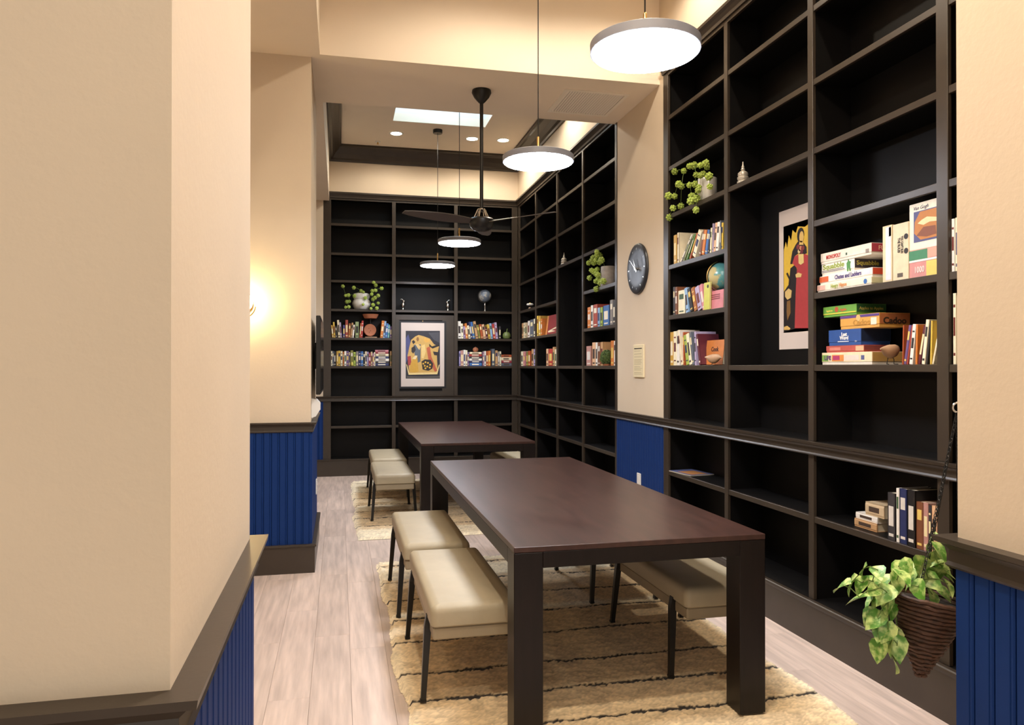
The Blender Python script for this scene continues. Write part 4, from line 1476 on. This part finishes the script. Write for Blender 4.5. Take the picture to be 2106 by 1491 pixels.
def ell(cx, cz, rx, rz_, n=14):
    return [(cx + rx * math.cos(2 * PI * i / n), cz + rz_ * math.sin(2 * PI * i / n)) for i in range(n)]


# right poster, on the back panel of the open bay
PY1, PZ0, PZ1 = 4.13, 1.548, 2.391
PWD = 0.55
xb = XF + DEP - 0.004
a = on_x(1603, 560, xb)
PY1 = a.y
PZ1, PZ0 = on_x(1603, 437, xb).z, on_x(1603, 719, xb).z
po = thing('poster', 'tall poster of a woman in a long red dress holding flowers', 'poster', (xb, PY1, PZ0), -PI / 2)
hh = PZ1 - PZ0
MB().box(0, -0.002, 0, PWD, 0.0, hh).build('sheet', mat('poster_paper', (0.62, 0.53, 0.47), 0.6), po)


def q(x, y):
    """crop pixels -> poster coordinates"""
    aa = on_x(1590 + x / 4.52, 560, xb)
    top = 115 - 95 * (x - 57) / 268
    vv = (1400 - y) / (1400 - top)
    return (PY1 - aa.y, vv * hh)


def qq(pts):
    return [q(*p_) for p_ in pts]


m0, m1 = q(100, 1245), q(100, 248)
poly_shape(po, [(m0[0], m0[1]), (PWD - m0[0], m0[1]), (PWD - m0[0], m1[1]), (m0[0], m1[1])], 0, '#1d1a1e')
poly_shape(po, qq([(104, 860), (104, 470), (122, 390), (135, 450), (150, 330), (172, 380), (185, 280), (215, 310), (235, 245), (300, 250), (345, 212), (450, 240), (500, 500), (470, 1100), (330, 1195), (200, 1180), (170, 900)]), 1, '#d3ae3e')
poly_shape(po, qq([(104, 860), (150, 790), (165, 640), (215, 600), (235, 700), (222, 900), (205, 1210), (104, 1235)]), 2, '#1f1a1c')
poly_shape(po, qq([(182, 590), (200, 530), (250, 505), (300, 505), (330, 520), (330, 700), (340, 1208), (205, 1205), (214, 900), (222, 720), (228, 640)]), 3, '#a83a3c')
poly_shape(po, qq([(165, 600), (185, 480), (215, 420), (235, 390), (280, 390), (315, 440), (318, 500), (290, 510), (240, 500), (205, 525), (182, 600)]), 4, '#231d20')
poly_shape(po, [(x_, z_) for x_, z_ in ell(*q(262, 330), 0.034, 0.045)], 5, '#1f1a1d')
poly_shape(po, [(x_, z_) for x_, z_ in ell(*q(272, 345), 0.022, 0.034)], 6, '#d9b468')
poly_shape(po, qq([(255, 380), (285, 385), (290, 420), (250, 420)]), 6, '#d9b468')
for (x, y, r, c) in ((240, 440, 0.017, '#7a3234'), (262, 455, 0.018, '#c07a60'), (285, 450, 0.016, '#8a3a3a'), (250, 480, 0.014, '#d8c08a'), (275, 485, 0.014, '#6a2a30')):
    poly_shape(po, ell(*q(x, y), r, r * 0.9, 9), 7, c)
poly_shape(po, qq([(243, 510), (290, 505), (292, 590), (265, 608), (245, 595)]), 6, '#d9c07a')
poly_shape(po, qq([(215, 700), (240, 682), (275, 695), (265, 725), (220, 728)]), 6, '#d9b874')
poly_shape(po, qq([(118, 860), (150, 830), (178, 850), (172, 915), (140, 935), (118, 905)]), 6, '#cdb070')
poly_shape(po, qq([(135, 950), (165, 940), (168, 1060), (140, 1130), (132, 1050)]), 6, '#7c5a30')
poly_shape(po, qq([(108, 1190), (135, 1180), (165, 1205), (160, 1218), (108, 1218)]), 6, '#d2ab62')
poly_shape(po, qq([(128, 690), (140, 680), (165, 740), (160, 800), (150, 790), (155, 745)]), 6, '#2a2320')

# back poster in the framed recess
yb = YB + 0.021
ZP = (810, 590, 6.777)


def qb(x, y):
    w0 = on_y(ZP[0] + x / ZP[2], ZP[1] + y / ZP[2], yb)
    return (w0.x, w0.z)


c0, c1 = qb(100, 1390), qb(702, 505)
pt = thing('poster', 'print of dancing figures with a basket in the back recess', 'poster', (c0[0], yb, c0[1]), 0)
MB().box(-0.028, -0.0, -0.026, c1[0] - c0[0] + 0.028, 0.001, c1[1] - c0[1] + 0.026).build('dark_mat', mat('mat_black', (0.008, 0.008, 0.009), 0.5), pt)
MB().box(0, -0.003, 0, c1[0] - c0[0], -0.0, c1[1] - c0[1]).build('sheet', MATS['poster_paper'], pt)


def bl(pts, layer, col):
    poly_shape(pt, [(qb(x, y)[0] - c0[0], qb(x, y)[1] - c0[1]) for x, y in pts], layer + 2, col)


bl([(165, 1278), (642, 1278), (642, 612), (165, 612)], 0, '#2b2a33')
bl([(168, 1060), (168, 720), (200, 660), (230, 760), (215, 960)], 1, '#4a4e7c')
bl([(480, 640), (630, 630), (635, 780), (560, 740)], 1, '#46464c')
bl([(215, 1200), (190, 960), (215, 840), (240, 740), (300, 690), (345, 670), (420, 690), (500, 720), (560, 800), (630, 830), (600, 960), (610, 1190)], 2, '#c9a25a')
bl([(170, 1075), (185, 1090), (215, 1200), (595, 1190), (625, 1090), (640, 1080), (605, 1218), (205, 1225)], 5, '#e2c98a')
bl([(190, 970), (235, 960), (245, 1080), (200, 1100)], 3, '#a23c3c')
bl([(275, 810), (375, 800), (370, 1040), (330, 1060), (290, 950)], 3, '#59626c')
bl([(300, 800), (330, 790), (375, 830), (355, 880), (330, 850)], 4, '#d8b87a')
bl([(250, 760), (275, 740), (300, 770), (270, 800)], 4, '#231f22')
bl([(245, 850), (290, 820), (305, 880), (270, 930), (245, 905)], 4, '#2b2528')
bl([(215, 1180), (235, 1060), (300, 960), (325, 975), (345, 1180), (290, 1195)], 4, '#c89a3c')
bl([(255, 1000), (300, 955), (330, 960), (300, 1010)], 5, '#e3cfa2')
bl([(455, 850), (500, 830), (525, 980), (605, 1170), (570, 1182), (480, 1010)], 4, '#b25a3c')
bl([(385, 820), (430, 800), (445, 900), (415, 1000), (385, 990)], 4, '#dcc07c')
bl([(490, 790), (530, 830), (620, 800), (630, 825), (540, 860), (495, 830)], 5, '#2a2420')
bl([(385, 1040), (430, 1010), (510, 1015), (548, 1070), (535, 1140), (480, 1170), (400, 1150)], 6, '#2a2422')
for (x, y) in ((410, 1070), (440, 1050), (475, 1060), (505, 1085), (430, 1100), (465, 1110), (500, 1125), (440, 1135)):
    bl([(x - 14, y), (x - 4, y - 14), (x + 12, y - 8), (x + 10, y + 10), (x - 6, y + 12)], 7, '#d6a93c')
bl([(310, 730), (325, 700), (345, 705), (350, 740), (330, 765)], 5, '#8a6238')
bl([(415, 735), (430, 712), (455, 720), (500, 735), (495, 770), (450, 775), (425, 765)], 5, '#d8a64e')
bl([(545, 900), (620, 910), (630, 960), (560, 950)], 4, '#2a2426')
bl([(180, 1270), (640, 1270), (640, 1240), (400, 1250), (180, 1245)], 3, '#5a5650')
MB().lathe([(0.006, 0), (0.006, 0.008)], 10).build('hook', BRASS, pt, (qb(402, 478)[0] - c0[0], 0, qb(402, 478)[1] - c0[1]), (PI / 2, 0, 0))

# ------------------------------------------------------------------ small ornaments
def shelf_pt(wall, px, py, ins):
    return on_x(px, py, XF + ins) if wall == 'R' else on_y(px, py, YB + ins)


_ball = None


def ball_mesh():
    """small cluster of overlapping round leaflets"""
    global _ball
    if _ball is None:
        mb = MB()
        rng = random.Random(4)
        mb.sphere(0.78, (0, 0, 0), 8, 6)
        for k in range(16):
            z_ = 1 - 2 * (k + 0.5) / 16
            r_ = math.sqrt(1 - z_ * z_)
            a_ = k * 2.399
            mb.sphere(0.36, (0.74 * r_ * math.cos(a_), 0.74 * r_ * math.sin(a_), 0.74 * z_), 6, 4)
        _ball = mb.mesh('leaf_cluster', GREENB, smooth=True)
    return _ball


def hop_plant(label, wall, pot_fn, pot_loc, zoom, balls, r, anchor, seed, front):
    t = thing('hop_plant', label, 'potted plant', pot_loc, 0)
    pot_fn(t)
    rng = random.Random(seed)
    ox, oy, s = zoom
    base = Vector(pot_loc)
    top = base + Vector(anchor)
    pts = []
    for (x, y) in balls:
        p_ = shelf_pt(wall, ox + x / s, oy + y / s, front + rng.uniform(-0.015, 0.03))
        pts.append(p_)
    for i, p_ in enumerate(pts):
        # stem toward the nearest ball that is closer to the pot mouth, else the mouth
        best, bd = top, (p_ - top).length
        for j, o2 in enumerate(pts):
            if j != i and (o2 - top).length < bd * 0.999 and (o2 - p_).length < (best - p_).length:
                best = o2
        mid = (p_ + best) / 2 + Vector((0, 0, 0.012))
        st = MB().tube([p_ - base, mid - base, best - base], 0.0016, 5).build('stem', STEM, t)
        b_ = link('leaf_cluster', ball_mesh(), t, p_ - base, (rng.random() * 6, rng.random() * 6, rng.random() * 6))
        q_ = r * rng.uniform(0.8, 1.15)
        b_.scale = (q_, q_, q_ * 0.92)
    return t


def pot_round(t):
    MB().lathe([(0.075, 0.0), (0.095, 0.012), (0.118, 0.06), (0.122, 0.09), (0.108, 0.128), (0.096, 0.14), (0.104, 0.152), (0.112, 0.175), (0.108, 0.205), (0.100, 0.218), (0.094, 0.214), (0.10, 0.19), (0.09, 0.17)], 32, cap=True).build('pot', WHITEC, t, smooth=True)


def pot_cyl(m_, r0, r1, h):
    def fn(t):
        MB().lathe([(r0, 0), (r0 + 0.003, 0.004), (r1, h - 0.004), (r1 - 0.003, h), (r1 - 0.008, h), (r1 - 0.01, h - 0.03)], 28).build('pot', m_, t, smooth=True)
    return fn


zb = L4 + SHELF_T / 2 + 0.0005
p = on_y(743, 636, YB + 0.13)
hop_plant('hop vine in a bulbous white pot on the back bookcase', 'B', pot_round, (p.x, YB + 0.125, zb), (670, 560, 7.1),
          [(290, 340), (330, 335), (310, 430), (345, 425), (290, 510), (335, 505), (515, 270), (550, 290), (680, 270), (670, 320), (725, 265), (765, 340), (690, 395), (720, 370), (765, 450), (690, 475),
           (660, 530), (745, 525), (700, 150), (730, 190), (815, 235), (545, 470), (580, 375), (420, 345), (410, 225), (250, 205)], 0.024, (0, -0.03, 0.21), 5, -0.02)
zb = L3 + SHELF_T / 2 + 0.0005
p = on_x(1455, 400, XF + 0.09)
hop_plant('hop vine in a white cylinder pot on the near right bookcase', 'R', pot_cyl(WHITEC, 0.062, 0.066, 0.17), (XF + 0.09, p.y, zb), (1360, 300, 3.106),
          [(85, 165), (145, 160), (180, 130), (208, 125), (250, 125), (285, 112), (292, 135), (222, 185), (250, 190), (268, 180), (305, 195), (110, 245), (130, 258), (180, 250), (215, 245), (240, 265),
           (235, 285), (45, 320), (85, 322), (195, 325), (225, 335), (190, 352), (75, 398), (125, 385), (222, 410), (52, 458), (310, 260)], 0.026, (-0.03, 0.0, 0.165), 8, -0.01)
zb = L4 + SHELF_T / 2 + 0.0005
p = on_x(1253, 582, XF + 0.09)
hop_plant('hop vine beside a grey cylinder pot on the far right bookcase', 'R', pot_cyl(mat('grey_stone', (0.34, 0.30, 0.27), 0.7, noise=0.2, nscale=30), 0.075, 0.075, 0.19), (XF + 0.085, p.y, zb), (1190, 490, 5.32),
          [(110, 270), (160, 215), (200, 185), (225, 190), (200, 150), (170, 265), (230, 265), (140, 350), (165, 365), (195, 390), (215, 400), (120, 435), (225, 440), (190, 470), (240, 485), (270, 470), (195, 555),
           (150, 240), (190, 240), (205, 340), (250, 240)], 0.032, (-0.03, 0.02, 0.185), 9, 0.0)

# kitchen scale on the back left upper shelf
zb = L5 + SHELF_T / 2 + 0.0005
p = on_y(762, 690, YB + 0.10)
ks = thing('kitchen_scale', 'old kitchen scale with terracotta pan and round dial', 'kitchen scale', (p.x, YB + 0.10, zb))
MB().cbox(-0.075, -0.05, 0, 0.085, 0.06, 0.014, 0.003).build('base', TANW, ks)
MB().lathe([(0.012, 0.01), (0.010, 0.29)], 12).build('column', BLACKM, ks, (0, 0.03, 0), smooth=True)
o = MB().lathe([(0.078, 0), (0.082, 0.008), (0.082, 0.03), (0.076, 0.036), (0.07, 0.034)], 32).build('dial', TERRA, ks, (-0.008, 0.01, 0.105), (PI / 2, 0, 0), smooth=True)
for (x, z_) in ((-0.014, 0.02), (0.008, -0.01), (-0.008, -0.03)):
    MB().lathe([(0.006, 0), (0.006, 0.002)], 10).build('dial_mark', PRINT, o, (x, z_, 0.034), color='#7a3a22')
MB().lathe([(0.075, 0.262), (0.082, 0.264), (0.108, 0.318), (0.104, 0.319), (0.076, 0.27)], 32).build('pan', TERRA, ks, smooth=True)


def figurine(label, wall, px, py, level, prof, m_, ins=0.06, name='figurine', cat='figurine'):
    p_ = shelf_pt(wall, px, py, ins)
    loc = (XF + ins, p_.y, level + SHELF_T / 2 + 0.0004) if wall == 'R' else (p_.x, YB + ins, level + SHELF_T / 2 + 0.0004)
    t = thing(name, label, cat, loc)
    return t


vase = [(0.028, 0), (0.03, 0.006), (0.016, 0.016), (0.012, 0.03), (0.024, 0.05), (0.030, 0.07), (0.022, 0.092), (0.013, 0.10)]
for (px, lb, sg) in ((829, 'silver bird figurine left of the pair above the dancers print', 1), (921, 'silver bird figurine right of the pair above the dancers print', -1)):
    t = figurine(lb, 'B', px, 636, L4, vase, SILVER)
    MB().lathe(vase, 20).build('body', SILVER, t, smooth=True)
    MB().sphere(0.021, (sg * 0.008, 0, 0.118), 14, 10).build('head', SILVER, t, smooth=True)
    MB().tube([(sg * 0.008, 0, 0.125), (sg * -0.012, 0, 0.148), (sg * -0.03, 0, 0.150), (sg * -0.036, 0, 0.138)], [0.006, 0.005, 0.004, 0.002], 8).build('crest', SILVER, t, smooth=True)

stupa = [(0.036, 0), (0.036, 0.01), (0.028, 0.016), (0.034, 0.024), (0.035, 0.036), (0.028, 0.042), (0.032, 0.05), (0.030, 0.064), (0.018, 0.074), (0.010, 0.078), (0.014, 0.086), (0.008, 0.094), (0.010, 0.102), (0.005, 0.112), (0.003, 0.135)]
for (px, py, lb) in ((1528, 372, 'pale stupa-shaped figurine above the red dress poster'), (1160, 541, 'pale stupa-shaped figurine on the far right bookcase')):
    t = figurine(lb, 'R', px, py, L3, stupa, SILVER, ins=0.04)
    MB().lathe(stupa[:10], 20).build('dome', mat('pale_pewter', (0.62, 0.57, 0.48), 0.35, metal=0.5), t, smooth=True)
    MB().lathe(stupa[9:], 16).build('spire', MATS['pale_pewter'], t, smooth=True)

# white blossom ornament
t = figurine('small white blossom ornament in the far right corner', 'R', 1090, 634, L4, None, None, ins=0.02, name='blossom_ornament', cat='ornament')
MB().lathe([(0.02, 0), (0.018, 0.012), (0.006, 0.02)], 12).build('base', TANW, t, smooth=True)
for k in range(6):
    a_ = k * PI / 3
    MB().sphere(0.022, (0.026 * math.cos(a_), 0.026 * math.sin(a_), 0.052), 10, 6, (1, 1, 0.7)).build('petal', WHITEC, t, smooth=True)
MB().sphere(0.016, (0, 0, 0.062), 10, 6).build('flower_centre', mat('blossom_yellow', (0.6, 0.45, 0.12), 0.6), t, smooth=True)


def globe(label, wall, px, py, r, level, ins, m_, ring_m):
    c = shelf_pt(wall, px, py, ins)
    z0 = level + SHELF_T / 2 + 0.0004
    t = thing('globe', label, 'globe', (c.x, c.y, z0))
    cz = c.z - z0
    MB().sphere(r, (0, 0, 0), 32, 20).build('sphere', m_, t, (0, 0, cz), (0.2, 0.38, 0.6), smooth=True)
    rr = r * 1.10
    ang = -YAW
    arc = [(rr * math.sin(a_) * math.cos(ang), rr * math.sin(a_) * math.sin(ang), cz + rr * math.cos(a_)) for a_ in [(-0.35 - 2.9 * i / 26) for i in range(27)]]
    MB().tube(arc, r * 0.035, 6).build('meridian_arm', ring_m, t, smooth=True)
    zz = cz - rr
    MB().lathe([(r * 0.55, 0), (r * 0.55, 0.006), (r * 0.3, 0.016), (r * 0.12, 0.025), (r * 0.10, zz * 0.6), (r * 0.16, zz * 0.75), (r * 0.06, zz)], 24).build('stand', ring_m, t, smooth=True)
    return t


globe('silver desk globe on a slim stand, back bookcase', 'B', 997.5, 608.5, 0.088, L4, 0.11, GLOBE_S, SILVER)
globe('teal desk globe half hidden by a divider on the near right bookcase', 'R', 1487, 569, 0.100, L5, 0.125, GLOBE_T, BRASS)

# green gourd ornament, orange ball, moss ball, yellow pear
t = figurine('green gourd ornament at the end of the back right shelf', 'B', 1042, 697, L5, None, None, ins=0.06, name='gourd_ornament', cat='ornament')
MB().lathe([(0.02, 0), (0.045, 0.006), (0.058, 0.035), (0.055, 0.065), (0.036, 0.092), (0.01, 0.098)], 20).build('body', GREENG, t, smooth=True)
MB().tube([(0, 0, 0.095), (0.004, 0, 0.125), (0.010, 0, 0.145)], [0.007, 0.005, 0.004], 8).build('stem', STEM, t, smooth=True)
p = on_y(978, 716, YB + 0.10)
t = thing('clay_ball', 'small orange clay ball resting on the flat pile of books', 'ball', (p.x, YB + 0.10, L6 + SHELF_T / 2 + 0.0006 + 0.1924))
MB().sphere(0.036, (0, 0, 0.034), 18, 12, (1.1, 1, 0.94)).build('body', TERRA, t, smooth=True)
MB().lathe([(0.006, 0.066), (0.008, 0.07), (0.004, 0.074)], 8).build('knob', TERRA, t, smooth=True)
p = on_x(1246, 752, XF + 0.02)
t = thing('moss_ball', 'round dark green moss ball among books near the clock pier', 'ornament', (XF + 0.03, p.y, L6 + SHELF_T / 2 + 0.0005))
rng = random.Random(2)
mb = MB()
mb.sphere(0.058, (0, 0, 0.070), 14, 10)
for k in range(70):
    z_ = 1 - 2 * (k + 0.5) / 70
    r_ = math.sqrt(1 - z_ * z_)
    a_ = k * 2.399
    mb.sphere(0.015 * rng.uniform(0.8, 1.3), (0.052 * r_ * math.cos(a_), 0.052 * r_ * math.sin(a_), 0.076 + 0.058 * z_), 6, 4)
mb.build('moss', MOSS, t, smooth=True)
MB().lathe([(0.03, 0), (0.034, 0.012), (0.03, 0.016)], 14).build('saucer', TERRA, t, smooth=True)
p = on_y(724, 752, YB + 0.02)
t = thing('pear_ornament', 'small yellow pear ornament before the lower back left books', 'ornament', (p.x, YB + 0.018, L6 + SHELF_T / 2 + 0.0005))
MB().lathe([(0.008, 0), (0.016, 0.006), (0.019, 0.02), (0.014, 0.036), (0.008, 0.05), (0.004, 0.055)], 16).build('body', mat('pear_yellow', (0.55, 0.48, 0.10), 0.4), t, smooth=True)
MB().tube([(0, 0, 0.053), (0.003, 0, 0.066)], 0.0018, 6).build('stem', STEM, t)


# carved birds on wire legs
def bird(label, px, py, level, ins, s, rz):
    c = on_x(px, py, XF + ins)
    z0 = level + SHELF_T / 2 + 0.0004
    t = thing('carved_bird', label, 'figurine', (c.x, c.y, z0), rz)
    cz = c.z - z0
    prof = []
    mb = MB()
    sect = [(-0.075, 0.004, 0.012), (-0.055, 0.012, 0.010), (-0.03, 0.026, 0.002), (0.0, 0.034, 0.0), (0.028, 0.031, 0.004), (0.048, 0.021, 0.010), (0.062, 0.011, 0.010), (0.078, 0.002, 0.006)]
    vs, fs = [], []
    n = 14
    for (x, r_, dz) in sect:
        for i in range(n):
            a_ = 2 * PI * i / n
            vs.append((x * s, r_ * s * 0.85 * math.cos(a_), cz + (dz + r_ * math.sin(a_)) * s))
    for k in range(len(sect) - 1):
        for i in range(n):
            j = (i + 1) % n
            fs.append((k * n + i, k * n + j, k * n + n + j, k * n + n + i))
    fs.append(tuple(range(n))[::-1])
    fs.append(tuple((len(sect) - 1) * n + i for i in range(n)))
    mb.add(vs, fs)
    mb.build('body', TANW, t, smooth=True)
    for sg in (-1, 1):
        MB().tube([(0.0, sg * 0.012 * s, cz - 0.028 * s), (0.004, sg * 0.016 * s, cz * 0.4), (0.0, sg * 0.018 * s, 0.003), (0.024 * s, sg * 0.024 * s, 0.002)], 0.0018, 6).build('wire_leg', BLACKM, t)
    return t


bird('round carved wooden bird on wire legs before the LIFE box', 1831, 723, L6, 0.012, 0.95, 0.3)
bird('slim carved wooden bird standing before the orange cookbook', 1467, 738, L6, 0.010, 0.95, -1.2)

# ------------------------------------------------------------------ hanging pothos in a wicker cone
PYc = NY + 0.13
c = on_y(1908, 1228, PYc)
pl = thing('hanging_planter', 'trailing pothos in a dark wicker cone hanging by the right wall end', 'hanging plant', (c.x, PYc, c.z))
tip = on_y(1893, 1386, PYc)
tz = tip.z - c.z
tx = tip.x - c.x
RC = 0.085
coils = MB()
nC = 19
rng = random.Random(12)
for k in range(nC):
    f_ = k / (nC - 1)
    r_ = RC * (1 - f_) ** 0.95 + 0.009
    ring = []
    for i in range(30):
        a_ = 2 * PI * i / 30
        rr = r_ + rng.uniform(-0.0022, 0.0022)
        ring.append((tx * f_ + rr * math.cos(a_), rr * math.sin(a_), tz * f_ + rng.uniform(-0.0016, 0.0016) - 0.016 * math.cos(a_) * (1 - f_)))
    coils.tube(ring, 0.0058, 6, closed=True)
coils.build('wicker_cone', WICKER, pl, smooth=True)
mb = MB()
prof = [(RC * (1 - k / 8) ** 0.82 + 0.002, tz * k / 8) for k in range(8)]
vs, fs = [], []
for k, (r_, z_) in enumerate(prof):
    for i in range(20):
        a_ = 2 * PI * i / 20
        vs.append((tx * k / 8 + r_ * math.cos(a_), r_ * math.sin(a_), z_ - 0.012 - 0.016 * math.cos(a_) * (1 - k / 8)))
for k in range(7):
    for i in range(20):
        j = (i + 1) % 20
        fs.append((k * 20 + i, k * 20 + j, k * 20 + 20 + j, k * 20 + 20 + i))
fs.append(tuple(range(20)))
mb.add(vs, fs)
mb.build('soil_liner', mat('soil', (0.03, 0.02, 0.012), 0.95), pl)
hook = on_y(1968, 838, NY + 0.04)
hk = hook - Vector((c.x, PYc, c.z))
ringpts = [hk + Vector((0.011 * math.cos(a_), 0, 0.011 * math.sin(a_))) for a_ in [2 * PI * i / 16 for i in range(16)]]
MB().tube(ringpts, 0.0022, 6, closed=True).build('ring', SILVER, pl, smooth=True)
MB().tube([hk + Vector((0.0, 0.0, 0.011)), hk + Vector((0.0, -0.02, 0.014)), Vector((hk.x, NY + 0.0005 - PYc, hk.z + 0.012))], 0.003, 6).build('hook', SILVER, pl)


def chain(a_, b_):
    a_, b_ = Vector(a_), Vector(b_)
    d = b_ - a_
    n = max(4, int(d.length / 0.0105))
    mb_ = MB()
    dn = d.normalized()
    u = dn.cross(Vector((0, 1, 0))).normalized()
    w2 = dn.cross(u)
    for i in range(n):
        p_ = a_ + d * ((i + 0.5) / n)
        s_ = u if i % 2 else w2
        pts = [p_ + dn * (0.0078 * math.cos(t_)) + s_ * (0.0036 * math.sin(t_)) for t_ in [2 * PI * k / 8 for k in range(8)]]
        mb_.tube(pts, 0.0012, 4, closed=True)
    return mb_


for (a_, b_) in (((hk.x, hk.y, hk.z - 0.012), (-RC * 0.7, -0.03, -0.012)), ((hk.x, hk.y, hk.z - 0.012), (RC * 0.45, 0.06, 0.0)), ((hk.x, hk.y, hk.z - 0.012), (RC * 0.5, -0.055, 0.002))):
    chain(a_, b_).build('chain', BLACKM, pl)

# leaves
lv = MB()
outline = [(0, 0.0), (0.20, 0.30), (0.42, 0.36), (0.66, 0.27), (0.86, 0.12), (1.0, 0.0)]
vs = []
for (x, y_) in outline:
    dz = -0.28 * x * x
    vs.append((x, y_, dz + 0.10 * (y_ / 0.36)))
    vs.append((x, 0, dz))
    vs.append((x, -y_, dz + 0.10 * (y_ / 0.36)))
fs = []
for k in range(len(outline) - 1):
    fs.append((k * 3, k * 3 + 3, k * 3 + 4, k * 3 + 1))
    fs.append((k * 3 + 1, k * 3 + 4, k * 3 + 5, k * 3 + 2))
lv.add(vs, fs)
leaf_me = lv.mesh('leaf', LEAF, smooth=False)
for p_ in leaf_me.polygons:
    p_.use_smooth = True
LV = [(430, 480), (540, 490), (700, 465), (760, 445), (880, 430), (960, 260), (940, 285), (985, 400), (1000, 440), (1060, 520), (270, 605), (340, 585), (420, 590), (400, 700), (500, 580), (550, 600),
      (690, 565), (660, 620), (560, 680), (500, 700), (620, 740), (650, 770), (490, 830), (540, 860), (560, 940), (620, 950), (690, 950), (640, 1040), (690, 1060), (550, 1085), (600, 1010), (680, 1200),
      (880, 540), (850, 620), (930, 560), (950, 640), (1000, 580), (1080, 600), (1090, 500), (800, 560), (760, 500), (880, 480), (1040, 660), (960, 680), (1010, 330), (820, 470), (720, 520), (840, 560),
      (900, 620), (780, 610), (1000, 500), (1050, 440), (590, 560), (610, 660), (520, 640)]
mouth = Vector((0, 0, 0.01))
pts = []
for (x, y_) in LV:
    out = 0.0 if x > 760 else -0.02
    p_ = on_y(1660 + x / 3.7275, 1040 + y_ / 3.7275, PYc + rng.uniform(-0.05, 0.055) * (1.0 if x > 700 else 0.7) + out)
    pts.append(p_ - Vector((c.x, PYc, c.z)))
for i, p_ in enumerate(pts):
    best = mouth
    bd = (p_ - mouth).length
    for j, o2 in enumerate(pts):
        if j != i and (o2 - mouth).length < bd - 0.01 and (o2 - p_).length < (best - p_).length:
            best = o2
    mid = (p_ + best) / 2 + Vector((0, 0, 0.006))
    MB().tube([p_, mid, best], 0.0013, 5).build('stem', STEM, pl)
    d = (p_ - best)
    az = math.atan2(d.y, d.x) + rng.uniform(-0.9, 0.9)
    el = rng.uniform(0.15, 0.95)
    if p_.z < -0.03:
        el = rng.uniform(0.7, 1.3)
    sz = rng.uniform(0.046, 0.070)
    lf = link('leaf', leaf_me, pl, p_ - Vector((math.cos(az) * math.cos(el), math.sin(az) * math.cos(el), -math.sin(el))) * sz * 0.4, (rng.uniform(-0.9, 0.9), el, az))
    lf.scale = (sz, sz, sz)
